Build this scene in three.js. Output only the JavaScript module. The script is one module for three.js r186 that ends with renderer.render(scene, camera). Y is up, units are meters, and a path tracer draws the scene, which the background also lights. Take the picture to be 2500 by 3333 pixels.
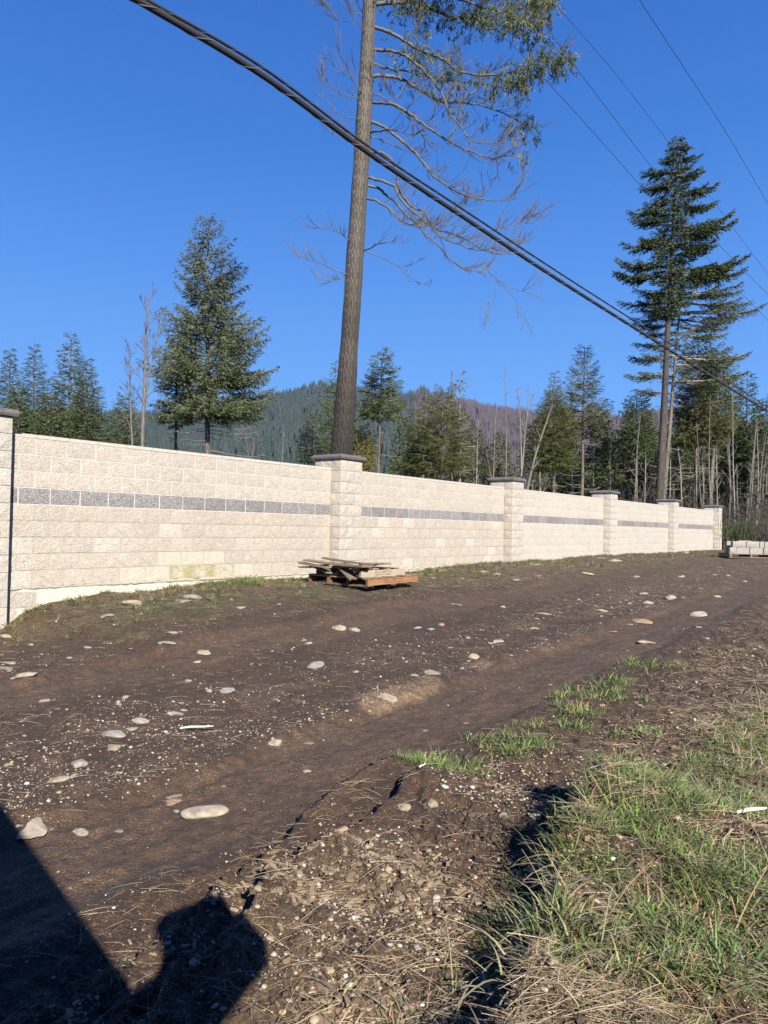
import * as THREE from 'three';
import { mergeGeometries } from 'three/addons/utils/BufferGeometryUtils.js';

// ============================================================ camera, sky, sun, exposure
const EYE = 1.5, F = 2484, PW = 2500, PH = 3333, PITCH = 0.0212, ROLL = 0.0193;
const EXPOSURE = 2.5;
const scene = new THREE.Scene();
const camera = new THREE.PerspectiveCamera(2 * Math.atan(PH / 2 / F) * 180 / Math.PI, PW / PH, 0.05, 9000);
camera.position.set(0, EYE, 0);
camera.rotation.order = 'YXZ';
camera.rotation.set(PITCH, 0, ROLL);
const renderer = new THREE.WebGLRenderer({ antialias: true });
renderer.setSize(768, 1024);
renderer.toneMapping = THREE.LinearToneMapping;
renderer.toneMappingExposure = EXPOSURE;
renderer.shadowMap.enabled = true;

const SUN_AZ = 18.7 * Math.PI / 180, SUN_EL = 29 * Math.PI / 180;   // azimuth measured from straight behind the viewer, towards the right
const SUN = new THREE.Vector3(Math.sin(SUN_AZ) * Math.cos(SUN_EL), Math.sin(SUN_EL), Math.cos(SUN_AZ) * Math.cos(SUN_EL));
{ // clear winter sky: a smooth gradient with height only
  const w = 64, h = 512, d = new Float32Array(w * h * 4);
  const stops = [[-90, 0.168, 0.3676, 0.7344], [0, 0.2572, 0.5082, 0.9486], [4, 0.2152, 0.4649, 0.9282], [10, 0.1575, 0.3946, 0.8874], [18, 0.0966, 0.2898, 0.7854], [27, 0.054, 0.2014, 0.6426], [36, 0.037, 0.1505, 0.5406], [60, 0.018, 0.0827, 0.3468], [90, 0.012, 0.0583, 0.255]];
  for (let j = 0; j < h; j++) {
    const el = ((j + 0.5) / h - 0.5) * 180;
    let k = 0; while (k < stops.length - 2 && el > stops[k + 1][0]) k++;
    const a = stops[k], b = stops[k + 1], t = Math.min(1, Math.max(0, (el - a[0]) / (b[0] - a[0])));
    for (let i = 0; i < w; i++) for (let c = 0; c < 4; c++) d[(j * w + i) * 4 + c] = c < 3 ? (a[c + 1] + (b[c + 1] - a[c + 1]) * t) / 2.3 : 1;
  }
  const sky = new THREE.DataTexture(d, w, h, THREE.RGBAFormat, THREE.FloatType);
  sky.mapping = THREE.EquirectangularReflectionMapping; sky.magFilter = sky.minFilter = THREE.LinearFilter; sky.wrapS = THREE.RepeatWrapping; sky.needsUpdate = true;
  scene.background = sky; scene.environment = sky;
}
const sun = new THREE.DirectionalLight(new THREE.Color().setRGB(1, 0.93, 0.83), 5);
sun.target.position.set(0, 0, -12); sun.position.copy(SUN).multiplyScalar(120).add(sun.target.position);
sun.castShadow = true; sun.shadow.mapSize.set(4096, 4096);
Object.assign(sun.shadow.camera, { left: -45, right: 45, top: 45, bottom: -45, near: 1, far: 260 });
scene.add(sun, sun.target);
scene.fog = new THREE.FogExp2(0x86aef0, 0.000028);

// ============================================================ small maths
function rngOf(seed) { let a = seed >>> 0; return () => { a = (a + 0x6D2B79F5) >>> 0; let t = a; t = Math.imul(t ^ (t >>> 15), t | 1); t ^= t + Math.imul(t ^ (t >>> 7), t | 61); return ((t ^ (t >>> 14)) >>> 0) / 4294967296; }; }
const clamp = (x, a = 0, b = 1) => Math.min(b, Math.max(a, x));
const lerp = (a, b, t) => a + (b - a) * t;
const sstep = (a, b, x) => { const t = clamp((x - a) / (b - a)); return t * t * (3 - 2 * t); };
function hash2(x, y, s) { let h = Math.imul(x, 374761393) + Math.imul(y, 668265263) + Math.imul(s, 1274126177) | 0; h = Math.imul(h ^ (h >>> 13), 1274126177); return ((h ^ (h >>> 16)) >>> 0) / 4294967296; }
function vnoise(x, y, s = 0, px = 0, py = 0) {                        // value noise, periodic when px, py are given
  const xi = Math.floor(x), yi = Math.floor(y), fx = x - xi, fy = y - yi;
  const u = fx * fx * fx * (fx * (fx * 6 - 15) + 10), v = fy * fy * fy * (fy * (fy * 6 - 15) + 10);
  const m = (a, p) => p ? ((a % p) + p) % p : a;
  const x0 = m(xi, px), x1 = m(xi + 1, px), y0 = m(yi, py), y1 = m(yi + 1, py);
  return lerp(lerp(hash2(x0, y0, s), hash2(x1, y0, s), u), lerp(hash2(x0, y1, s), hash2(x1, y1, s), u), v);
}
function fbm(x, y, oct = 4, s = 0, px = 0, py = 0) { let a = 0.5, r = 0, n = 0; for (let i = 0; i < oct; i++) { r += a * vnoise(x, y, s + i * 17, px, py); n += a; a *= 0.5; x *= 2; y *= 2; px *= 2; py *= 2; } return r / n; }
function worley(x, y, s, p, py = p) {                                         // distance to the nearest and second nearest feature point (periodic p)
  const xi = Math.floor(x), yi = Math.floor(y); let a = 9, b = 9;
  for (let j = -1; j <= 1; j++) for (let i = -1; i <= 1; i++) {
    const cx = xi + i, cy = yi + j, mx = ((cx % p) + p) % p, my = ((cy % py) + py) % py;
    const d = Math.hypot(cx + hash2(mx, my, s) - x, cy + hash2(mx, my, s + 7) - y);
    if (d < a) { b = a; a = d; } else if (d < b) b = d;
  }
  return [a, b];
}
function tex(size, fn, srgb = false, h = size) {
  const d = new Uint8Array(size * h * 4);
  for (let j = 0; j < h; j++) for (let i = 0; i < size; i++) {
    const v = fn(i / size, j / h), k = (j * size + i) * 4;
    if (typeof v === 'number') d[k] = d[k + 1] = d[k + 2] = clamp(v) * 255; else { d[k] = clamp(v[0]) * 255; d[k + 1] = clamp(v[1]) * 255; d[k + 2] = clamp(v[2]) * 255; }
    d[k + 3] = 255;
  }
  const t = new THREE.DataTexture(d, size, h); t.wrapS = t.wrapT = THREE.RepeatWrapping; t.magFilter = THREE.LinearFilter; t.minFilter = THREE.LinearMipmapLinearFilter; t.generateMipmaps = true;
  if (srgb) t.colorSpace = THREE.SRGBColorSpace; t.needsUpdate = true; return t;
}
const rep = (t, x, y = x) => { const c = t.clone(); c.repeat.set(x, y); c.needsUpdate = true; return c; };
const V = (x, y, z) => new THREE.Vector3(x, y, z);
const rgb = (r, g, b) => new THREE.Color().setRGB(r, g, b);

// ============================================================ the place: a frame along the wall, and the lie of the land
const WD = V(0.60998, 0, -0.79242), WN = V(0.79242, 0, 0.60998), W0 = V(-4.4377, 0, -9.2420);   // along the wall, out of the wall, a point at its foot
const WTURN = Math.atan2(0.79242, 0.60998);
const toW = (s, o, y = 0) => V(W0.x + WD.x * s + WN.x * o, y, W0.z + WD.z * s + WN.z * o);
const soOf = (x, z) => [(x - W0.x) * WD.x + (z - W0.z) * WD.z, (x - W0.x) * WN.x + (z - W0.z) * WN.z];
const BASE = [[-9, -1.5], [-2, -1.4], [-0.3, -1.27], [-0.09, -1.22], [0.1, -1.12], [0.3, -1.04], [0.7, -0.99], [1.2, -0.935], [2, -0.94], [3.1, -0.87], [4.0, -0.88], [5, -0.88], [8, -0.89], [8.7, -0.85], [9.4, -0.82], [10.4, -0.78], [12.2, -0.785], [13.2, -0.77], [15, -0.80], [16.1, -0.73], [18.7, -0.72], [25.2, -0.72], [32, -0.68], [45, -0.66]];
function baseY(s) { if (s <= BASE[0][0]) return BASE[0][1]; for (let i = 1; i < BASE.length; i++) if (s < BASE[i][0]) return lerp(BASE[i - 1][1], BASE[i][1], (s - BASE[i - 1][0]) / (BASE[i][0] - BASE[i - 1][0])); return -0.66; }
const roadY = s => { const a = -1.5 + (s + 4.6) * 0.035; return s < 14 ? Math.max(a, -2.2) : lerp(-0.849, -0.64, 1 - Math.exp(-(s - 14) / 6)); };
const polyY = (pl, s) => { if (s <= pl[0][0]) return pl[0][1]; for (let i = 1; i < pl.length; i++) if (s < pl[i][0]) return lerp(pl[i - 1][1], pl[i][1], (s - pl[i - 1][0]) / (pl[i][0] - pl[i - 1][0])); return pl[pl.length - 1][1]; };
const LIPS = [
  [[[-5, 7.7], [-2.66, 6.93], [-2.33, 6.79], [-1.98, 6.63], [-1.67, 6.56], [-1.3, 6.54], [-0.4, 6.5]], 0.11, 0.035, -1.3, -0.6, 0.3],
  [[[-5, 7.9], [-2.7, 7.18], [-2.38, 7.05], [-2.11, 7.0], [-1.79, 6.95], [-1.38, 6.84], [-1.2, 6.8]], 0.115, 0.04, -1.5, -1.0, 0.35],
  [[[-5, 8.9], [-2.7, 8.16], [-2.44, 8.08], [-2.13, 7.97], [-1.75, 7.87], [-1.32, 7.8], [-0.86, 7.7]], 0.24, 0.06, -1.1, -0.65, 0.45],
];
const wig = (s, k) => (fbm(s * 1.3, k * 9.1, 4, 40 + k) - 0.5);
function landY(x, z, fine = true) {                                    // height of the ground, world y
  const [s, o] = soOf(x, z);
  const r = Math.hypot(x, z);
  let t = sstep(0.4, 4.6, o); if (s > 33) t = Math.max(t, sstep(33, 36, s));
  let y = lerp(baseY(s), roadY(s), t);
  if (o < -0.25) y = lerp(baseY(s), -0.85, sstep(-0.25, -4, o));
  if (fine && r < 60) {
    const near = sstep(60, 25, r);
    const w1 = wig(s, 1) * 0.28, w2 = wig(s, 2) * 0.3;
    const c1 = 6.08 + w1 - 0.02 * Math.max(0, s - 3), c2 = 3.15 + w2;
    let track = 0;
    const tr = (c, w, dep) => { const a = sstep(w, w * 0.62, Math.abs(o - c)); track = Math.max(track, a); y -= dep * a * near; y += dep * 0.18 * near * sstep(w * 0.4, 0, Math.abs(Math.abs(o - c) - w * 1.12)); };
    if (o > -0.2) { tr(c1, 0.52, 0.045); tr(c2, 0.46, 0.04); }
    // broken steps of the road edge, higher on the camera's side
    for (const [pl, h, wd, s1, s0, tail] of LIPS) {                       // each lip rises steeply and dies away behind
      if (s > s0 + 0.2 || o < 6.2) continue; const e = polyY(pl, s) + (fbm(s * 3.1, h * 90, 3, 41) - 0.5) * 0.16, k = (0.55 + 0.95 * fbm(s * 2.4, h * 50, 2, 62)) * sstep(s0, s1, s);
      y += h * k * sstep(0, wd, o - e) * lerp(tail, 1, Math.exp(-Math.max(0, o - e - wd) / 0.30));
    }
    const rough = (1 - 0.8 * track) * near;
    y += (fbm(x * 1.1, z * 1.1, 3, 5) - 0.5) * 0.04 * rough;
    y += (fbm(x * 5, z * 5, 3, 9) - 0.5) * 0.045 * rough;
    if (r < 18) { y += (fbm(x * 17, z * 17, 3, 12) - 0.5) * 0.034 * rough * (0.75 + 1.25 * sstep(6.5, 7.0, o)) * sstep(18, 9, r); y += track * ((fbm(s * 1.6, o * 17, 3, 14) - 0.5) * 0.026 + (fbm(s * 16, o * 26, 2, 15) - 0.5) * 0.009) * sstep(18, 9, r); }
  } else if (r >= 60) y += (fbm(x * 0.02, z * 0.02, 3, 3) - 0.5) * 0.6 * sstep(60, 120, r);
  return y + EYE;
}
// a point of the photograph (in a 1659 x 2212 copy) as a direction, as a point at a depth, or where it meets the ground
function ray(xd, yd) {
  const k = PW / 1659, ur = (xd * k - PW / 2) / F, vr = (PH / 2 - yd * k) / F, c = Math.cos(ROLL), s = Math.sin(ROLL);
  const u = ur * c - vr * s, v = ur * s + vr * c, cp = Math.cos(PITCH), sp = Math.sin(PITCH);
  return V(u, v * cp + sp, v * sp - cp);
}
const at = (xd, yd, depth) => { const d = ray(xd, yd); return V(0, EYE, 0).addScaledVector(d, depth / -d.z); };
function hit(xd, yd) { const d = ray(xd, yd); let t = 1; for (let i = 0; i < 4000; i++) { const y = EYE + d.y * t; if (y <= landY(d.x * t, d.z * t, false)) break; t += 0.004 + t * 0.0015; } return V(d.x * t, landY(d.x * t, d.z * t), d.z * t); }

// ============================================================ building helpers
const names = {};
function numbered(n) { const k = names[n] = (names[n] ?? -1) + 1; return k ? n + '_' + String(k).padStart(3, '0') : n; }
function shadow(o) { o.traverse(m => { if (m.isMesh) { m.castShadow = m.receiveShadow = true; } }); return o; }
function tag(o, label, category, group, kind) { o.userData = { ...o.userData, ...(label && { label }), ...(category && { category }), ...(group && { group }), ...(kind && { kind }) }; return o; }
function thing(name, label, category, p = [0, 0, 0], turn = 0, group) { const g = new THREE.Group(); g.name = numbered(name); g.position.set(...p); g.rotation.y = turn; scene.add(g); return tag(g, label, category, group); }
function part(name, geo, mat, parent) { const m = new THREE.Mesh(geo, mat); m.name = name; m.castShadow = m.receiveShadow = true; parent.add(m); return m; }
function single(name, geo, mat, label, category, group, kind) { const m = new THREE.Mesh(geo, mat); m.name = numbered(name); m.castShadow = m.receiveShadow = true; scene.add(m); return tag(m, label, category, group, kind); }
class MB {                                                             // collects triangles
  constructor() { this.p = []; this.n = []; this.u = []; this.c = []; this.i = []; }
  get count() { return this.p.length / 3; }
  v(x, y, z, nx, ny, nz, u, w, c) { this.p.push(x, y, z); this.n.push(nx, ny, nz); this.u.push(u, w); this.c.push(c[0], c[1], c[2]); return this.p.length / 3 - 1; }
  tube(pts, rad, sides, col = [1, 1, 1], uv = 1) {
    const L = pts.length; let len = 0, right = null; const base = this.count; const T = V(), N = V(), B = V();
    for (let k = 0; k < L; k++) {
      if (k) len += pts[k].distanceTo(pts[k - 1]);
      T.subVectors(pts[Math.min(L - 1, k + 1)], pts[Math.max(0, k - 1)]).normalize();
      if (!right) right = Math.abs(T.y) > 0.8 ? V(1, 0, 0) : V(0, 1, 0);
      B.crossVectors(T, right).normalize(); N.crossVectors(B, T).normalize(); right = N.clone();
      const r = typeof rad === 'function' ? rad(k / (L - 1)) : rad[k], c = typeof col === 'function' ? col(k / (L - 1)) : col;
      for (let j = 0; j <= sides; j++) { const a = j / sides * Math.PI * 2, x = N.x * Math.cos(a) + B.x * Math.sin(a), y = N.y * Math.cos(a) + B.y * Math.sin(a), z = N.z * Math.cos(a) + B.z * Math.sin(a); this.v(pts[k].x + x * r, pts[k].y + y * r, pts[k].z + z * r, x, y, z, j / sides * Math.max(1, Math.round(6.28 * (typeof rad === 'function' ? rad(0) : rad[0]) * uv)), len * uv, c); }
    }
    for (let k = 0; k < L - 1; k++) for (let j = 0; j < sides; j++) { const a = base + k * (sides + 1) + j, b = a + sides + 1; this.i.push(a, a + 1, b, b, a + 1, b + 1); }
  }
  leaf(p, d, len, wid, up, c) {                                       // a narrow bent diamond
    const s = V().crossVectors(d, up); if (s.lengthSq() < 1e-6) s.set(1, 0, 0); s.normalize(); const n = V().crossVectors(s, d).normalize();
    const q = [p, V().copy(p).addScaledVector(d, len * 0.45).addScaledVector(s, wid / 2), V().copy(p).addScaledVector(d, len), V().copy(p).addScaledVector(d, len * 0.45).addScaledVector(s, -wid / 2)];
    const b = this.count; for (const a of q) this.v(a.x, a.y, a.z, n.x, n.y, n.z, 0, 0, c); this.i.push(b, b + 1, b + 2, b, b + 2, b + 3);
  }
  geo() { const g = new THREE.BufferGeometry(); g.setAttribute('position', new THREE.Float32BufferAttribute(this.p, 3)); g.setAttribute('normal', new THREE.Float32BufferAttribute(this.n, 3)); g.setAttribute('uv', new THREE.Float32BufferAttribute(this.u, 2)); g.setAttribute('color', new THREE.Float32BufferAttribute(this.c, 3)); g.setIndex(this.i); return g; }
}
const moved = (g, x, y, z, rx = 0, ry = 0, rz = 0) => g.applyMatrix4(new THREE.Matrix4().compose(V(x, y, z), new THREE.Quaternion().setFromEuler(new THREE.Euler(rx, ry, rz)), V(1, 1, 1)));

// ============================================================ textures and materials
const T_grain = tex(512, (u, v) => 0.80 + 0.26 * (fbm(u * 64, v * 64, 3, 2, 64, 64) - 0.5) + 0.34 * (vnoise(u * 200, v * 200, 5, 200, 200) - 0.5), true);
const T_fleck = tex(512, (u, v) => { const n = vnoise(u * 150, v * 150, 8, 150, 150), m = fbm(u * 40, v * 40, 3, 9, 40, 40); const w = n > 0.80 ? 0.38 : 0; return 0.46 + 0.36 * (m - 0.5) + 0.24 * (vnoise(u * 220, v * 220, 4, 220, 220) - 0.5) + w; }, true);
const T_split = tex(512, (u, v) => { const [a, b] = worley(u * 26, v * 26, 3, 26), [c] = worley(u * 60, v * 60, 4, 60); return 0.30 + 0.38 * fbm(u * 14, v * 14, 4, 31, 14, 14) + 0.35 * (b - a) + 0.22 * c - 0.15; });
const T_soilB = tex(1024, (u, v) => { const [a, b] = worley(u * 60, v * 60, 13, 60), [c] = worley(u * 150, v * 150, 14, 150); return 0.06 + 0.72 * fbm(u * 20, v * 20, 6, 33, 20, 20) + 0.10 * (b - a) + 0.12 * (1 - c); });
const T_soilC = tex(1024, (u, v) => { const n = fbm(u * 36, v * 36, 4, 21, 36, 36), f = vnoise(u * 300, v * 300, 22, 300, 300), [c] = worley(u * 110, v * 110, 24, 110); const [c2] = worley(u * 46, v * 46, 26, 46), pr = fbm(u * 5, v * 5, 3, 27, 5, 5); const g = (c < 0.20 && pr > 0.47 ? 0.26 : 0) + (c2 < 0.13 && pr > 0.5 ? 0.34 : 0); const k = 0.60 + 0.32 * (n - 0.5) + 0.22 * (f - 0.5); return [k + g, k + g * 0.92, k + g * 0.8]; }, true);
const T_bark = tex(512, (u, v) => { const w = u + 0.02 * (fbm(u * 6, v * 4, 3, 51, 6, 4) - 0.5), [a, b] = worley(w * 12, v * 3, 52, 12, 3); const r = Math.abs(fbm(w * 10, v * 2, 4, 53, 10, 2) - 0.5) * 3; return clamp(0.15 + 0.55 * Math.min(1, r) + 0.35 * (b - a) + 0.25 * (fbm(u * 50, v * 16, 2, 54, 50, 16) - 0.5)); });
const T_barkC = tex(512, (u, v) => { const w = u + 0.02 * (fbm(u * 6, v * 4, 3, 51, 6, 4) - 0.5); const r = Math.min(1, Math.abs(fbm(w * 10, v * 2, 4, 53, 10, 2) - 0.5) * 3); return 0.55 + 0.38 * r + 0.35 * (fbm(u * 40, v * 10, 3, 57, 40, 10) - 0.5); }, true);
const T_wood = tex(512, (u, v) => { const g = fbm(u * 3, v * 42, 4, 71, 3, 42), k = 0.72 + 0.5 * (g - 0.5) + 0.22 * (fbm(u * 8, v * 130, 2, 72, 8, 130) - 0.5); return [k, k * 0.985, k * 0.96]; }, true);
const T_rockC = tex(256, (u, v) => { const k = 0.82 + 0.34 * (fbm(u * 6, v * 6, 5, 81, 6, 6) - 0.5) + 0.16 * (vnoise(u * 90, v * 90, 82, 90, 90) - 0.5); return [k, k * 0.99, k * 0.97]; }, true);
const std = (c, o = {}) => new THREE.MeshStandardMaterial({ color: Array.isArray(c) ? rgb(...c) : c, roughness: 0.92, ...o });
const blockMat = (c, o = {}) => std(c, { map: rep(T_grain, 2.2), bumpMap: rep(T_split, 1.7), bumpScale: 0.017, roughness: 0.95, ...o });
const BM = {
  upper: [[0.555, 0.497, 0.422], [0.54, 0.487, 0.416], [0.57, 0.508, 0.43], [0.53, 0.474, 0.403]].map(c => blockMat(c)),
  lower: [[0.548, 0.488, 0.407], [0.532, 0.474, 0.398], [0.558, 0.498, 0.414], [0.515, 0.458, 0.384], [0.54, 0.474, 0.392]].map(c => blockMat(c)),
  far: [[0.565, 0.525, 0.462], [0.55, 0.51, 0.448], [0.58, 0.535, 0.468]].map(c => blockMat(c)),
  pillar: [[0.535, 0.49, 0.42], [0.515, 0.475, 0.41], [0.55, 0.5, 0.43]].map(c => blockMat(c, { bumpScale: 0.014 })),
  pale: [blockMat([0.60, 0.545, 0.47])],
  dark: [[0.74, 0.70, 0.69], [0.67, 0.64, 0.635], [0.78, 0.74, 0.73], [0.63, 0.60, 0.585]].map(c => std(c, { map: rep(T_fleck, 2.4), bumpMap: rep(T_split, 1.7), bumpScale: 0.008 })),
};
{ // blocks with a growth of yellow-green algae, with ragged edges of its own, and blocks with lime that has run down from the joints
  const moss = (seed, k) => tex(256, (u, v) => { const g = 0.80 + 0.30 * (fbm(u * 40, v * 40, 3, 2 + seed, 40, 40) - 0.5) + 0.22 * (vnoise(u * 110, v * 110, 5, 110, 110) - 0.5), m = clamp(0.30 + (fbm(u * 4, v * 3, 5, 90 + seed, 4, 3) - k) * 1.5 + (fbm(u * 60, v * 40, 2, 7, 60, 40) - 0.5) * 0.9); return [g * lerp(0.93, 0.74, m), g * lerp(0.885, 0.715, m), g * lerp(0.81, 0.50, m)]; }, true);
  const lime = seed => tex(256, (u, v) => { const g = 0.72 + 0.24 * (fbm(u * 40, v * 40, 3, 2 + seed, 40, 40) - 0.5) + 0.22 * (vnoise(u * 110, v * 110, 5, 110, 110) - 0.5); let m = 0; for (const [cx, len, wd] of [[0.5, 0.55, 0.035], [0.42, 0.22, 0.09]]) { const w = wd * (0.5 + 1.2 * fbm(v * 9, cx * 20 + seed, 3, 95)); m = Math.max(m, sstep(w, w * 0.5, Math.abs(u - cx + 0.05 * (fbm(v * 8, 2, 2, 97) - 0.5))) * sstep(1 - len, 1 - len * 0.75, v + 0.1 * (vnoise(u * 40, v * 3, 98) - 0.5))); } m *= 0.45 + 0.75 * fbm(u * 30, v * 30, 3, 99); m = clamp(m); return [lerp(g * 0.93, 0.93, m), lerp(g * 0.865, 0.91, m), lerp(g * 0.77, 0.87, m)]; }, true);
  const whole = t => { t.repeat.set(1, 1); return t; };
  BM.moss = [[1, 0.55], [2, 0.36], [3, 0.78]].map(([s, k]) => std([0.70, 0.70, 0.69], { map: whole(moss(s, k)), bumpMap: rep(T_split, 0.7, 0.35), bumpScale: 0.010 }));
  BM.lime = [1, 4].map(s => std([0.92, 0.92, 0.92], { map: whole(lime(s)), bumpMap: rep(T_split, 0.7, 0.35), bumpScale: 0.010 }));
}
const M = {
  mortarPale: std([0.68, 0.64, 0.56], { map: rep(T_grain, 3), bumpMap: rep(T_split, 5), bumpScale: 0.003 }),
  mortarTan: std([0.47, 0.405, 0.325], { map: rep(T_grain, 3), bumpMap: rep(T_split, 5), bumpScale: 0.003 }),
  footing: std([0.66, 0.61, 0.50], { map: rep(T_grain, 1.3), bumpMap: rep(T_split, 0.9), bumpScale: 0.010 }),
  lip: std([0.66, 0.63, 0.52], { map: rep(T_grain, 2), bumpMap: rep(T_split, 2.5), bumpScale: 0.012 }),
  coping: std([0.56, 0.515, 0.45], { map: rep(T_grain, 2.2), bumpMap: rep(T_split, 3), bumpScale: 0.003 }),
  capStone: std([0.155, 0.145, 0.145], { map: rep(T_grain, 2.5), bumpMap: rep(T_split, 2), bumpScale: 0.012 }),
  bark: std([0.15, 0.134, 0.115], { vertexColors: true, map: rep(T_barkC, 1, 2.1), bumpMap: rep(T_bark, 1, 2.1), bumpScale: 0.05 }),
  barkSmall: std([0.22, 0.185, 0.15], { vertexColors: true, map: rep(T_barkC, 1, 1), bumpMap: T_bark, bumpScale: 0.02 }),
  twig: std([0.165, 0.148, 0.122], { vertexColors: true }),
  alder: std([0.24, 0.225, 0.20], { vertexColors: true, map: T_barkC }),
  needles: new THREE.MeshPhysicalMaterial({ color: 0xffffff, vertexColors: true, side: THREE.DoubleSide, roughness: 0.9, specularIntensity: 0.25 }),
  wood: std([0.31, 0.235, 0.16], { map: rep(T_wood, 1), bumpMap: rep(T_wood, 1), bumpScale: 0.003 }),
  woodGrey: std([0.30, 0.26, 0.21], { map: rep(T_wood, 1), bumpMap: rep(T_wood, 1), bumpScale: 0.003 }),
  woodDark: std([0.16, 0.125, 0.095], { map: rep(T_wood, 1), bumpMap: rep(T_wood, 1), bumpScale: 0.003 }),
  woodOrange: std([0.24, 0.14, 0.078], { map: rep(T_wood, 1), bumpMap: rep(T_wood, 1), bumpScale: 0.003 }),
  cable: std([0.012, 0.012, 0.014], { roughness: 0.85 }),
  wire: std([0.05, 0.052, 0.058], { roughness: 0.5, metalness: 0.3 }),
};

// ============================================================ ground: one sheet from the viewer's feet to the horizon
const zone = (x, z) => {                                              // what lies on the ground there, each 0..1
  const [s, o] = soOf(x, z), n = fbm(x * 0.9, z * 0.9, 4, 70) - 0.5, m = fbm(x * 3.1, z * 3.1, 4, 71) - 0.5;
  const c1 = 6.08 + wig(s, 1) * 0.28 - 0.02 * Math.max(0, s - 3), c2 = 3.15 + wig(s, 2) * 0.3;
  const t1 = sstep(0.62, 0.38, Math.abs(o - c1) + m * 0.25), t2 = sstep(0.62, 0.36, Math.abs(o - c2) + m * 0.3);
  const track = Math.max(t1, t2 * 0.9) * sstep(34, 20, s);
  const verge = o < 4 || s > 8 ? sstep(2.2, 1.0, o - n * 1.6 - clamp((s - 5) * 0.16, 0, 2.6) - m * 0.8) * (o > -0.5 ? 1 : 0) : 0;   // mossy strip at the foot of the wall
  const shoulder = sstep(6.7, 7.25, o + n * 0.8 + m * 0.4 - 0.03 * Math.max(0, -s)) ;
  const grit = sstep(0.7, 0.2, Math.abs(o - 4.6 - n * 0.5)) * 0.9 + sstep(0.3, 0.08, Math.abs(o - 5.45 - n * 0.3)) * 0.8 + sstep(0.35, 0.1, Math.abs(o - 2.3 - n * 0.6)) * 0.5;
  return { s, o, n, m, track, verge, shoulder, grit: clamp(grit) };
};
{
  const angs = []; const HALF = 33 * Math.PI / 180, NA = 470;
  for (let i = 0; i <= NA; i++) angs.push(-HALF + 2 * HALF * i / NA);
  const REST = 26; for (let i = 1; i < REST; i++) angs.push(HALF + (2 * Math.PI - 2 * HALF) * i / REST);
  const rads = [0.02, 0.5, 1.0, 1.3]; let r = 1.55; while (r < 16) { rads.push(r); r *= 1.0062; } while (r < 60) { rads.push(r); r *= 1.022; } while (r < 7000) { rads.push(r); r *= 1.22; }
  const nc = angs.length, pos = [], col = [], uv = [], idx = [];
  for (const R of rads) for (const a of angs) {
    const x = Math.sin(a) * R, z = -Math.cos(a) * R; pos.push(x, landY(x, z), z); uv.push(x, z);
    const q = zone(x, z); let c = [0.094, 0.061, 0.038];
    const mix = (b, t) => { t = clamp(t); c = c.map((v, i) => lerp(v, b[i], t)); };
    mix([0.066, 0.043, 0.0295], 0.5 + q.m * 1.6);
    mix([0.142, 0.101, 0.069], q.track * (0.72 + q.m));
    mix([0.150, 0.122, 0.066], q.verge * (0.75 + q.m * 1.4));
    mix([0.088, 0.110, 0.042], q.verge * sstep(0.02, 0.16, q.n + q.m * 0.5) * 0.8);
    mix([0.125, 0.092, 0.058], q.shoulder * sstep(-0.12, 0.2, q.m + q.n) * 0.75);
    mix([0.30, 0.23, 0.155], sstep(0.16, 0.05, Math.abs(q.o - 5.42 - q.m * 0.5)) * sstep(-0.6, -0.2, q.s) * sstep(2.6, 1.8, q.s) * sstep(-0.05, 0.12, q.m + 0.06));
    mix([0.21, 0.155, 0.10], q.grit * sstep(0.03, 0.2, q.m) * 0.5);
    if (q.s > 4 && q.o > 0.2) mix([0.165, 0.125, 0.075], (1 - 0.7 * q.track) * 0.7 * sstep(4, 13, q.s));
    if (q.o < -0.6) mix([0.07, 0.05, 0.033], 0.8);
    col.push(...c);
  }
  for (let i = 0; i < rads.length - 1; i++) for (let j = 0; j < nc; j++) { const a = i * nc + j, b = i * nc + (j + 1) % nc, c = a + nc, d = b + nc; idx.push(a, c, b, b, c, d); }
  const g = new THREE.BufferGeometry(); g.setAttribute('position', new THREE.Float32BufferAttribute(pos, 3)); g.setAttribute('color', new THREE.Float32BufferAttribute(col, 3)); g.setAttribute('uv', new THREE.Float32BufferAttribute(uv, 2)); g.setIndex(idx);
  g.computeVertexNormals(); const nn = g.attributes.normal; let up = 0; for (let i = 0; i < nn.count; i += 97) up += nn.getY(i); if (up < 0) { for (let i = 0; i < idx.length; i += 3) { const t = idx[i]; idx[i] = idx[i + 1]; idx[i + 1] = t; } g.setIndex(idx); g.computeVertexNormals(); }
  const m = std([1.24, 1.08, 0.90], { vertexColors: true, map: rep(T_soilC, 0.71), bumpMap: rep(T_soilB, 0.62), bumpScale: 0.036, roughness: 0.96 });
  single('ground', g, m, 'brown muddy dirt road and rough verge in front of the block wall', null, null, 'structure');
}

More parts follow.
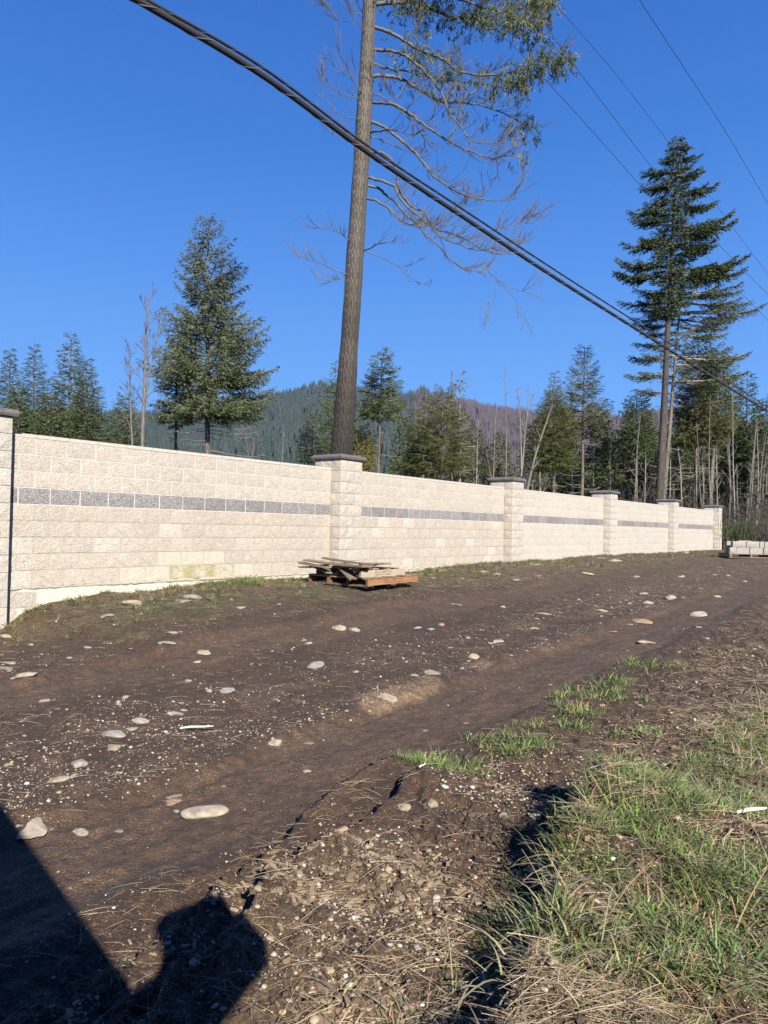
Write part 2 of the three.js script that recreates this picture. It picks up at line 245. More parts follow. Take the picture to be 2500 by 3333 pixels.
// ============================================================ the wall: panels and pillars of split-face blocks
const BL = 0.4064, BH = 0.2032, BAND = 0.211 + EYE, PITCHW = 6.44, PW0 = -0.2, PWID = 0.61;
function blockGeo(w, h, seed, rough, nx = 5, ny = 3, end = 0.07) {
  const r = rngOf(seed), p = [], u = [], ix = []; const ou = r() * 3, ov = r() * 3;
  for (let j = 0; j <= ny; j++) for (let i = 0; i <= nx; i++) {
    const edge = i === 0 || j === 0 || i === nx || j === ny;
    p.push((i / nx - 0.5) * w + (edge ? 0 : (r() - 0.5) * w / nx * 0.6), (j / ny - 0.5) * h + (edge ? 0 : (r() - 0.5) * h / ny * 0.6), edge ? 0.001 + r() * 0.002 : (0.003 + r() * rough));
    u.push(ou + i / nx * w, ov + j / ny * h);
  }
  for (let j = 0; j < ny; j++) for (let i = 0; i < nx; i++) { const a = j * (nx + 1) + i, b = a + 1, c = a + nx + 1, d = c + 1; if (r() < 0.5) ix.push(a, b, d, a, d, c); else ix.push(a, b, c, b, d, c); }
  const q = (x0, y0, x1, y1) => { const k = p.length / 3; p.push(x0, y0, -0.003, x1, y1, -0.003, x1, y1, -end, x0, y0, -end); u.push(0, 0, .1, 0, .1, .05, 0, .05); ix.push(k, k + 2, k + 1, k, k + 3, k + 2); };
  const a = w / 2, b = h / 2; q(-a, -b, a, -b); q(a, -b, a, b); q(a, b, -a, b); q(-a, b, -a, -b);
  let g = new THREE.BufferGeometry(); g.setAttribute('position', new THREE.Float32BufferAttribute(p, 3)); g.setAttribute('uv', new THREE.Float32BufferAttribute(u, 2)); g.setIndex(ix);
  g = g.toNonIndexed(); g.computeVertexNormals(); return g;
}
const stain = g => { const c = g.clone(), p = c.attributes.position, u = c.attributes.uv; for (let i = 0; i < p.count; i++) u.setXY(i, p.getX(i) / 0.397 + 0.5, p.getY(i) / 0.194 + 0.5); return c; };
const G_full = [], G_half = [], G_rough = [], G_roughHalf = [], G_stain = [];
for (let k = 0; k < 9; k++) { G_full.push(blockGeo(BL - 0.0125, BH - 0.0125, 100 + k, 0.0032)); G_half.push(blockGeo(BL / 2 - 0.0125, BH - 0.0125, 200 + k, 0.0032, 3, 3)); G_rough.push(blockGeo(BL - 0.006, BH - 0.006, 300 + k, 0.011)); G_roughHalf.push(blockGeo(BL / 2 - 0.006, BH - 0.006, 400 + k, 0.011, 3, 3)); }
for (let k = 0; k < 4; k++) G_stain.push(stain(G_full[k]));
function slabGeo(w, h, d, seed, amp, sx, sy, sz) {                    // a box with softened, uneven edges
  const g = new THREE.BoxGeometry(w, h, d, sx, sy, sz), p = g.attributes.position, n = v => vnoise(v.x * 14 + seed, v.y * 14 + v.z * 14, seed) - 0.5, v = V();
  for (let i = 0; i < p.count; i++) { v.fromBufferAttribute(p, i); const ex = Math.abs(v.x) > w / 2 - 1e-4, ey = Math.abs(v.y) > h / 2 - 1e-4, ez = Math.abs(v.z) > d / 2 - 1e-4; const k = (ex + ey + ez > 1 ? 0.9 : 0) * amp; p.setXYZ(i, v.x - Math.sign(v.x) * (ex ? k + amp * n(v) : 0), v.y - Math.sign(v.y) * (ey ? k + amp * 0.5 * n(v) : 0), v.z - Math.sign(v.z) * (ez ? k + amp * n(v) : 0)); }
  g.computeVertexNormals(); const u = g.attributes.uv; for (let i = 0; i < p.count; i++) u.setXY(i, p.getX(i) + p.getY(i) * 0.3, p.getZ(i) + p.getY(i)); return g;
}
const metreUV = g => { const p = g.attributes.position, n = g.attributes.normal, u = g.attributes.uv; for (let i = 0; i < p.count; i++) { const ax = Math.abs(n.getX(i)), ay = Math.abs(n.getY(i)); if (ax > 0.6) u.setXY(i, p.getZ(i), p.getY(i)); else if (ay > 0.6) u.setXY(i, p.getX(i), p.getZ(i)); else u.setXY(i, p.getX(i), p.getY(i)); } return g; };
const box = (w, h, d, x = 0, y = 0, z = 0) => metreUV(new THREE.BoxGeometry(w, h, d)).translate(x, y, z);
{
  const wall = thing('boundary_wall', 'long tan split-face block wall with grey band and capped pillars behind the dirt road', 'wall', [W0.x, 0, W0.z], WTURN);
  const r = rngOf(77), pick = a => a[Math.floor(r() * a.length)];
  const bricks = (panel, s0, s1, row, par, mats) => {                 // one course; joints at multiples of BL from the common origin
    const k0 = par * BL; let x = k0 + Math.ceil((s0 - k0) / BL - 1e-6) * BL; const cuts = [s0]; while (x < s1 - 1e-3) { if (x - s0 > 0.02) cuts.push(x); x += BL; } cuts.push(s1);
    for (let k = 0; k < cuts.length - 1; k++) {
      const w = cuts[k + 1] - cuts[k], c = (cuts[k] + cuts[k + 1]) / 2; if (w < 0.03) continue;
      let mat = mats(c), geo = pick(G_full);
      if (BM.moss.includes(mat) || BM.lime.includes(mat)) geo = pick(G_stain);
      const m = part('block', Math.abs(w - BL) < 0.01 ? geo : w < 0.3 ? pick(G_half) : geo, mat, panel);
      const full = w < 0.3 && Math.abs(w - BL) >= 0.01 ? BL / 2 : BL;
      m.scale.x = (w - 0.0125) / (full - 0.0125); m.position.set(c, row, (r() - 0.5) * 0.003);
      if (BM.dark.includes(mat)) tag(m, 'dark grey flecked split-face block');
    }
  };
  for (let k = 0; k < 5; k++) {
    const s0 = PW0 + k * PITCHW + (k ? 0.06 : 0), s1 = PW0 + (k + 1) * PITCHW - PWID + (k < 1 ? 0.06 : 0.06);
    const a = s0, b = k === 0 ? 5.69 : s1, off = k < 1 ? 0 : 0;
    const panel = new THREE.Group(); panel.name = 'wall_panel'; wall.add(panel);
    const far = k >= 2, joint = k === 0 ? 0 : 7.2836 + (k - 1) * PITCHW;
    const mats = row => c => {
      if (row === 0) return pick(BM.dark);
      if (row > 0) return pick(k >= 2 ? BM.far : BM.upper);
      if (k === 0) {
        const d = Math.hypot((c - 2.65) / 1.05, (row + 5.2) / 1.5); if (row < -2 && d < 1) return d < 0.30 ? BM.moss[1] : d < 0.6 ? BM.moss[0] : BM.moss[2];
        if (r() < 0.035) return pick(BM.lime); if (r() < 0.05) return BM.pale[0];
      } else if (r() < 0.07) return BM.pale[0];
      return pick(k >= 2 ? BM.far : BM.lower);
    };
    for (let row = -5; row <= 3; row++) bricks(panel, a, b, BAND + (row + 0.5) * BH, (row & 1 ? 0.5 : 0) + joint / BL, mats(row));
    // mortar bed behind the faces: pale and freshly pointed above, tan below
    part('mortar_bed', box(b - a, BH * 4 + 0.01, 0.186, (a + b) / 2, BAND + BH * 2 - 0.005, -0.0945), M.mortarPale, panel);
    part('mortar_bed', box(b - a, BH * 5 - 0.012, 0.186, (a + b) / 2, BAND - BH * 2.5 - 0.004, -0.0952), far ? M.mortarPale : M.mortarTan, panel);
    // thin coping course
    const n = Math.round((b - a) / BL);
    for (let i = 0; i < n; i++) { const w = (b - a) / n, m = part('coping_block', box(w - 0.007, 0.044, 0.196), M.coping, panel); m.position.set(a + w * (i + 0.5), BAND + BH * 4 + 0.024, -0.093 + (r() - 0.5) * 0.004); m.rotation.y = (r() - 0.5) * 0.008; }
    // footing
    part('footing', slabGeo(b - a, 0.78, 0.26, 5 + k, 0.006, 40, 4, 2).translate((a + b) / 2, BAND - BH * 5 - 0.404, -0.112), M.footing, panel);
    if (k < 2) { const mb = new MB(), pts = [], q = rngOf(9 + k); for (let i = 0; i <= 90; i++) pts.push(V(lerp(a + 0.02, b - 0.02, i / 90), BAND - BH * 5 - 0.012 + (q() - 0.5) * 0.012, 0.012)); mb.tube(pts, pts.map(() => 0.012 + q() * 0.016), 6); part('mortar_lip', mb.geo(), M.lip, panel); }
    if (k === 0) { const m = part('block', G_full[3], BM.lower[3], panel); m.position.set(0.055, BAND - 0.211 - 0.955, 0.022); tag(m, 'block set into the pale footing'); part('block', G_half[2], BM.lower[2], panel).position.set(-0.08, BAND - 0.211 - 1.16, 0.02); }
  }
  for (let k = 0; k < 6; k++) {
    const c = PW0 - PWID / 2 + k * PITCHW + (k ? 0.06 : 0), p = new THREE.Group(); p.name = 'pillar'; p.position.set(c, 0, -0.085); wall.add(p);
    const top = BAND + BH * 5, low = -8, H = PWID / 2;
    part('mortar_bed', box(PWID - 0.012, BH * (5 - low), PWID - 0.012, 0, top - BH * (5 - low) / 2, 0), k < 3 ? M.mortarTan : M.mortarPale, p);
    for (let row = low; row < 5; row++) {
      const y = BAND + (row + 0.5) * BH, flip = row & 1;
      for (const [side, turn] of [[0, 0], [1, -Math.PI / 2], [2, Math.PI / 2], [3, Math.PI]]) {
        if (side === 3 && row < 4) continue;                           // the back is hidden by the wall's height; only its top course is laid
        const f = side ? !flip : flip;
        for (const [w, x] of f ? [[BL, -BL / 4], [BL / 2, BL / 2]] : [[BL / 2, -BL / 2], [BL, BL / 4]]) {
          const m = part('block', w === BL ? pick(G_rough) : pick(G_roughHalf), r() < 0.12 ? BM.pale[0] : pick(k < 3 ? BM.pillar : BM.far), p);
          const d = V(x, 0, H).applyAxisAngle(V(0, 1, 0), turn); m.position.set(d.x, y, d.z); m.rotation.y = turn;
        }
      }
    }
    // cap with a slightly hipped top and a broken, rounded rim
    const g = new THREE.BoxGeometry(0.73, 0.085, 0.73, 22, 5, 22), q = g.attributes.position, v = V();
    for (let i = 0; i < q.count; i++) {
      v.fromBufferAttribute(q, i); const e = Math.max(Math.abs(v.x), Math.abs(v.z)) / 0.365, rim = sstep(0.72, 1, e);
      const n = fbm(v.x * 9 + k * 3, v.z * 9 + v.y * 17, 3, 300 + k) - 0.5, ny = v.y / 0.0425;
      const pull = 1 - rim * 0.045 * ny * ny + rim * n * 0.05; let y = v.y; if (ny > 0.5) y += (1 - e) * 0.035 - rim * 0.010; y += n * 0.012 * rim;
      q.setXYZ(i, v.x * pull, y, v.z * pull);
    }
    g.computeVertexNormals(); metreUV(g); part('cap_stone', g.translate(0, top + 0.0445, 0), M.capStone, p);
  }
}

// ============================================================ far hills and the forest on them
const RIDGE = [[-700, 905], [0, 892], [230, 893], [330, 896], [440, 884], [600, 852], [640, 840], [690, 828], [740, 836], [800, 846], [870, 852], [915, 839], [960, 851], [1030, 868], [1100, 880], [1160, 886], [1290, 882], [1330, 892], [1400, 886], [1480, 873], [1540, 900], [1659, 915], [1800, 930], [2600, 950]];
const azOf = xd => Math.atan2(ray(xd, 900).x, -ray(xd, 900).z), RA = RIDGE.map(([x, y]) => { const d = ray(x, y); return [azOf(x), d.y / Math.hypot(d.x, d.z)]; });
const ridgeTan = a => { if (a <= RA[0][0]) return RA[0][1]; for (let i = 1; i < RA.length; i++) if (a < RA[i][0]) { const t = (a - RA[i - 1][0]) / (RA[i][0] - RA[i - 1][0]); return lerp(RA[i - 1][1], RA[i][1], t); } return RA[RA.length - 1][1]; };
const azX = [azOf(560), azOf(860), azOf(690)];
const DR = a => 2300 + 500 * sstep(azOf(800), azOf(1000), a);
function hillY(a, d) {
  const D = DR(a), t = (d - 700) / (D - 700), h = ridgeTan(a) * D - 14; let y = h * (t < 1 ? Math.pow(clamp(t), 1.12) : 1 - 0.25 * (t - 1));
  y += (fbm(a * 42 + d * 0.0006, d * 0.0011, 4, 200) - 0.5) * 150 * clamp(t) * sstep(1.0, 0.72, t) + (fbm(a * 120, d * 0.004, 3, 205) - 0.5) * 16 * clamp(t);
  return y - 2;
}
{
  const NA = 220, ND = 60, a0 = -1.0, a1 = 1.0, p = [], c = [], ix = [];
  for (let j = 0; j <= ND; j++) for (let i = 0; i <= NA; i++) {
    const a = lerp(a0, a1, i / NA), d = lerp(650, 4200, Math.pow(j / ND, 1.2)); p.push(Math.sin(a) * d, hillY(a, d), -Math.cos(a) * d);
    const burnt = sstep(azOf(860), azOf(930), a + (fbm(a * 60, d * 0.003, 3, 210) - 0.5) * 0.08), k = 0.7 + 0.6 * fbm(a * 90, d * 0.006, 4, 211); c.push(lerp(0.014, 0.040, burnt) * k, lerp(0.022, 0.032, burnt) * k, lerp(0.019, 0.033, burnt) * k);
  }
  for (let j = 0; j < ND; j++) for (let i = 0; i < NA; i++) { const a = j * (NA + 1) + i; ix.push(a, a + 1, a + NA + 1, a + 1, a + NA + 2, a + NA + 1); }
  const g = new THREE.BufferGeometry(); g.setAttribute('position', new THREE.Float32BufferAttribute(p, 3)); g.setAttribute('color', new THREE.Float32BufferAttribute(c, 3)); g.setIndex(ix); g.computeVertexNormals();
  single('hills', g, std([1, 1, 1], { vertexColors: true, roughness: 1, side: THREE.DoubleSide }), 'forested hills with a bare brown ridge beyond the trees', null, null, 'structure');
  const cone = (tiers, w, sides) => { const l = []; for (let t = 0; t < tiers; t++) l.push(new THREE.ConeGeometry(w * (1 - t / (tiers + 0.6)), 1.25 / tiers, sides, 1, true).translate(0, 0.25 + t / tiers * 0.78, 0)); return mergeGeometries(l); };
  const N = 34000, r = rngOf(5), green = [], bare = [];
  for (let i = 0; i < N; i++) {
    const a = lerp(-0.62, 0.62, r()), d = lerp(800, DR(a) * 1.015, Math.sqrt(r())); const burnt = sstep(azOf(850), azOf(950), a + (fbm(a * 60, d * 0.003, 3, 210) - 0.5) * 0.10) * 0.97 + 0.5 * sstep(0.58, 0.68, fbm(a * 35, d * 0.002, 3, 214));
    const clear = d > DR(a) * 0.86 && a > azOf(655) && a < azOf(735) && d < DR(a) * 0.985;   // felled patch below the top
    if (clear && r() < 0.94) continue;
    (r() < burnt ? bare : green).push([Math.sin(a) * d, hillY(a, d) - 2, -Math.cos(a) * d, r()]);
  }
  const m4 = new THREE.Matrix4(), mk = (name, geo, mat, list, hh, ww, tint, label) => {
    const im = new THREE.InstancedMesh(geo, mat, list.length); list.forEach(([x, y, z, q], i) => { const h = hh * (0.6 + 0.75 * q); m4.compose(V(x, y, z), new THREE.Quaternion().setFromAxisAngle(V(0, 1, 0), q * 60), V(ww * (0.7 + 0.6 * ((q * 7) % 1)), h, ww * (0.7 + 0.6 * ((q * 7) % 1)))); im.setMatrixAt(i, m4); im.setColorAt(i, tint((q * 13) % 1)); });
    im.name = name; im.castShadow = im.receiveShadow = true; scene.add(im); tag(im, label, null, null, 'stuff');
  };
  mk('hill_forest', cone(3, 1, 6), std([1, 1, 1], { side: THREE.DoubleSide }), green, 30, 5.2, q => rgb(0.013 + 0.011 * q, 0.024 + 0.014 * q, 0.022 + 0.008 * q), 'dark green conifer forest covering the far hill');
  mk('hill_bare_forest', cone(2, 1, 5), std([1, 1, 1], { side: THREE.DoubleSide }), bare, 25, 2.3, q => rgb(0.046 + 0.026 * q, 0.036 + 0.019 * q, 0.040 + 0.018 * q), 'purple-brown leafless forest along the far ridge');
}

// ============================================================ trees
const SHADE0 = { fir: [[0.040, 0.062, 0.026], [0.075, 0.098, 0.040]], dark2: [[0.030, 0.048, 0.022], [0.066, 0.086, 0.038]], dark: [[0.024, 0.042, 0.018], [0.048, 0.070, 0.028]], olive: [[0.050, 0.070, 0.026], [0.105, 0.126, 0.044]], yellow: [[0.085, 0.085, 0.022], [0.17, 0.15, 0.045]], grey: [[0.050, 0.068, 0.040], [0.088, 0.108, 0.062]] };
const SHADE = Object.fromEntries(Object.entries(SHADE0).map(([k, v]) => [k, v.map((c, i) => c.map((x, j) => x * (i ? 1.5 : 1.2) * (k === 'olive' ? 0.58 : k === 'yellow' ? 0.72 : 0.92) * (j === 2 ? 0.85 : j === 0 ? 1.08 : 1)))]));
function conifer(o) {
  // o: x, top, base (photo rows), depth, trunk px width, wl / wr crown half widths (photo px), crown (photo row where the foliage ends), seed, shade, n branches, density
  const r = rngOf(o.seed), B = at(o.xb ?? o.x, o.base ?? 1075, o.depth), Tp = at(o.x, o.top, o.depth); B.y = landY(B.x, B.z, false) - 0.1;
  const root = thing(o.name ?? 'conifer_tree', o.label, 'tree', [B.x, B.y, B.z], 0, o.group);
  const H = Tp.y - B.y, lean = V(Tp.x - B.x, 0, 0), m = o.depth / 1652, cy = at(o.x, o.crown, o.depth).y - B.y, ch = H - cy, tr = (o.trunk ?? 9) * m / 2;
  const axis = t => V(lean.x * t + (fbm(t * 3, o.seed, 2, 6) - 0.5) * 0.12 * t, H * t, (fbm(t * 3, o.seed + 5, 2, 7) - 0.5) * 0.12 * t);
  const tb = new MB(), pts = [], NT = 18; for (let i = 0; i <= NT; i++) pts.push(axis(i / NT));
  const bc = o.barkTone ?? 1; tb.tube(pts, t => tr * (1 - 0.93 * t) * (1 + 0.35 * Math.exp(-t * 30)) + 0.006, 9, t => { const k = bc * (0.75 + 0.4 * vnoise(t * 14, o.seed)); return [k, k, k]; }, 1);
  part('trunk', tb.geo(), M.barkSmall, root);
  const bb = new MB(), fb = new MB(), [c0, c1] = SHADE[o.shade ?? 'fir'], N = o.n ?? 120, dens = o.density ?? 1, up = V(0, 1, 0), prof = o.profile ?? (t => Math.pow(t, o.pw ?? 0.72) * (1 - 0.18 * sstep(0.8, 1, t)));
  const fine = o.fine ?? (o.depth < 50 ? 0.72 : 1), leafL = (o.leaf ?? 0.2) * fine, leafW = leafL * (o.leafW ?? 0.25);
  const tint = () => { const k = r() * r() + 0.15 * r(); return c0.map((v, i) => lerp(v, c1[i], k)); };
  const branch = (t, az, len, el, droop, foliage, thick, bare) => {
    const st = axis(clamp((cy + ch * (1 - t)) / H)), d = V(Math.cos(az), 0, Math.sin(az)), pp = [];
    const tw = (r() - 0.5) * 0.5, f = u => V(st.x + d.x * len * u - d.z * tw * u * u * len * 0.3, st.y + Math.sin(el) * len * u - droop * len * u * u + (o.upturn ?? 0.10) * len * Math.pow(u, 4), st.z + d.z * len * u + d.x * tw * u * u * len * 0.3);
    for (let i = 0; i <= 5; i++) pp.push(f(i / 5)); bb.tube(pp, u => thick * (1 - 0.85 * u) + 0.003, 4, [bc, bc, bc]);
    if (!foliage) { for (let k = 0; k < 3; k++) { const u = 0.35 + 0.6 * r(), a = f(u), e = V(d.x + (r() - 0.5) * 1.4, (r() - 0.5) * 0.8 - 0.1, d.z + (r() - 0.5) * 1.4).normalize(); bb.tube([a, V().copy(a).addScaledVector(e, len * 0.16), V().copy(a).addScaledVector(e, len * 0.3).add(V(0, -0.03, 0))], [thick * 0.4, thick * 0.25, 0.003], 3, [bc, bc, bc]); } return; }
    const inner = (bare ?? o.bareInner ?? 0.22), nT = Math.max(3, Math.round(len / 0.2 * dens * (fine < 1 ? 1.15 : 1))), D = V(), S = V();
    for (let k = 0; k <= nT; k++) {
      const u = inner + (1 - inner) * (k + 0.7 * (r() - 0.5)) / nT; if (u < 0.05) continue; const a = f(clamp(u)), w = len * 0.34 * (1.05 - u) + 0.10 + leafL * 0.4;
      for (const side of [-1, 1]) {
        S.set(-d.z * side, 0, d.x * side); D.copy(d).multiplyScalar(0.75).addScaledVector(S, 0.5 + r() * 0.6).addScaledVector(up, (r() - 0.62) * (o.hang ?? 0.55)).normalize();
        const nl = Math.max(2, Math.round(w / (leafL * (fine < 1 ? 0.36 : 0.5))));
        for (let q = 0; q < nl; q++) { const e = V().copy(a).addScaledVector(D, w * (q + r()) / nl); e.y -= 0.10 * w * q / nl; const dd = V(D.x + (r() - 0.5) * 1.3, D.y + (r() - 0.6) * 0.9 * (o.hang ?? 0.55) * 1.6, D.z + (r() - 0.5) * 1.3).normalize(); fb.leaf(e, dd, leafL * (0.7 + 0.7 * r()), leafW * (0.7 + 0.6 * r()), V((r() - 0.5) * 2, 0.9 * r(), (r() - 0.5) * 2), tint()); }
      }
      fb.leaf(a, V().copy(d).addScaledVector(up, 0.2 * (r() - 0.3)).normalize(), leafL * 1.2, leafW, V((r() - 0.5), 1, (r() - 0.5)), tint());
    }
  };
  const plate = (yT, xt, yt, thin) => {                               // a limb of its own: from the trunk at a height to a tip
    const h = at(o.x, yT, o.depth).y - B.y, tp = at(xt, yt, o.depth).sub(B), t = 1 - (h - cy) / ch, st = axis(clamp(h / H)), dx = tp.x - st.x, L0 = Math.abs(dx) * 1.04, dr = 0.10, ut = o.upturn ?? 0.1;
    for (let k = 0; k < (thin ? 2 : 3); k++) { const len = L0 * (k ? 0.62 + 0.34 * r() : 1), az = (dx > 0 ? 0 : Math.PI) + (k ? (r() - 0.5) * 1.0 : (r() - 0.5) * 0.3); branch(t + (k ? (r() - 0.5) * 0.012 : 0), az, len, Math.asin(clamp((tp.y - st.y) / L0 + dr - ut + (r() - 0.5) * 0.06, -0.9, 0.9)), dr, true, 0.012 + 0.012 * len); }
  };
  for (const [a, b, c] of o.tiers ?? []) plate(a, b, c, o.thinTiers);
  const g = 2.39996;
  for (let i = 0; i < N; i++) {
    let t = Math.pow((i + 0.5) / N, o.even ?? 0.68); if (o.whorls) t = (Math.floor(t * o.whorls) + 0.5 + (r() - 0.5) * 0.35) / o.whorls; const az = i * g + (r() - 0.5) * 0.7, cx = Math.cos(az), wid = lerp(o.wl, o.wr, 0.5 + 0.5 * cx) * m;
    let len = wid * prof(t) * (0.74 + 0.40 * r() + (o.ragged ?? 0) * (r() - 0.5) * 1.6 + (r() < 0.07 ? 0.2 : 0)) + 0.08; if (o.gaps && vnoise(t * 9, Math.round(az * 1.2) * 3.1, o.seed) < o.gaps) { if (r() < 0.8) continue; len *= 0.6; }
    branch(t, az, len, lerp(o.elTop ?? 0.9, o.elLow ?? 0.02, Math.pow(t, 0.6)), lerp(0.0, o.droop ?? 0.16, t), true, 0.008 + 0.010 * len, o.tiers && 0.05);
  }
  for (let i = 0; i < 8; i++) fb.leaf(axis(1 - 0.012 * i), V((r() - 0.5) * 0.5, 1, (r() - 0.5) * 0.5).normalize(), leafL * 1.3, leafW * 0.8, V(1, 0, r() - 0.5), tint());
  for (let i = 0; i < (o.dead ?? 0); i++) { const t = 1.02 + (o.deadSpan ?? 0.3) * r(), az = r() * 6.283; branch(t, az, lerp(o.wl, o.wr, 0.5 + 0.5 * Math.cos(az)) * m * (0.35 + 0.5 * r()), 0.05 - 0.2 * r(), 0.12, false, 0.016); }
  part('branches', bb.geo(), M.twig, root); part('crown', fb.geo(), M.needles, root);
  return root;
}
function bareTree(o) {
  // slender leafless tree: forks from x,base to top, tone of the bark, spread in photo px
  const r = rngOf(o.seed), B = at(o.xb ?? o.x, o.base ?? 1075, o.depth), Tp = at(o.x, o.top, o.depth); B.y = landY(B.x, B.z, false) - 0.1; const m = o.depth / 1652, H = Tp.y - B.y, tr = (o.trunk ?? 6) * m / 2;
  const root = thing(o.name ?? 'bare_tree', o.label, 'tree', [B.x, B.y, B.z], 0, o.group), tb = new MB(), bb = new MB(), k0 = o.tone ?? 1;
  const grow = (p, d, len, rad, lvl, b) => {
    const n = 6, pts = [p.clone()]; const q = p.clone(), e = d.clone(); for (let i = 0; i < n; i++) { e.x += (r() - 0.5) * (o.crook ?? 0.22); e.z += (r() - 0.5) * (o.crook ?? 0.22); e.y += 0.05; e.normalize(); q.addScaledVector(e, len / n); pts.push(q.clone()); }
    const c = k0 * (0.8 + 0.4 * r()); b.tube(pts, u => Math.max(0.004, rad * (1 - (lvl ? 0.8 : 0.72) * u)), lvl < 1 ? 8 : lvl < 2 ? 5 : 3, u => { const k = c * (0.8 + 0.35 * vnoise(u * 20, o.seed + lvl)); return [k, k, k]; });
    if (lvl >= (o.levels ?? 3)) return; const nb = lvl === 0 ? (o.nb ?? 9) : 4 + Math.floor(r() * 3);
    for (let i = 0; i < nb; i++) { const u = lvl === 0 ? lerp(o.first ?? 0.45, 0.98, (i + r() * 0.8) / nb) : 0.25 + 0.72 * r(), j = Math.min(n - 1, Math.floor(u * n)), s = V().lerpVectors(pts[j], pts[j + 1], u * n - j), a = r() * 6.283, out = V(Math.cos(a), 0, Math.sin(a) * 0.8), f = V().copy(e).multiplyScalar(0.55).addScaledVector(out, (o.open ?? 0.6) * (0.6 + 0.7 * r())).normalize(); grow(s, f, (lvl === 0 ? (o.spread * m) * (1.15 - 0.6 * u) * (0.7 + 0.6 * r()) : len * (0.3 + 0.3 * r())), Math.max(0.004, rad * (lvl === 0 ? 0.42 * (1.15 - u * 0.8) : 0.5)), lvl + 1, bb); }
  };
  const L = V(Tp.x - B.x, H, 0); grow(V(0, 0, 0), L.clone().normalize(), L.length(), tr, 0, tb);
  if (o.fork) for (const [u, ox, top, k] of o.fork) { const s = V(L.x * u, H * u, 0), q = at(o.x + ox, top, o.depth).sub(B), d = q.clone().sub(s); const ck = o.crook; o.crook = 0.07; grow(s, V(d.x, d.y, 0.1).normalize(), d.length(), tr * k, 0, tb); o.crook = ck; }
  part('trunk', tb.geo(), M.alder, root); part('branches', bb.geo(), M.alder, root); return root;
}

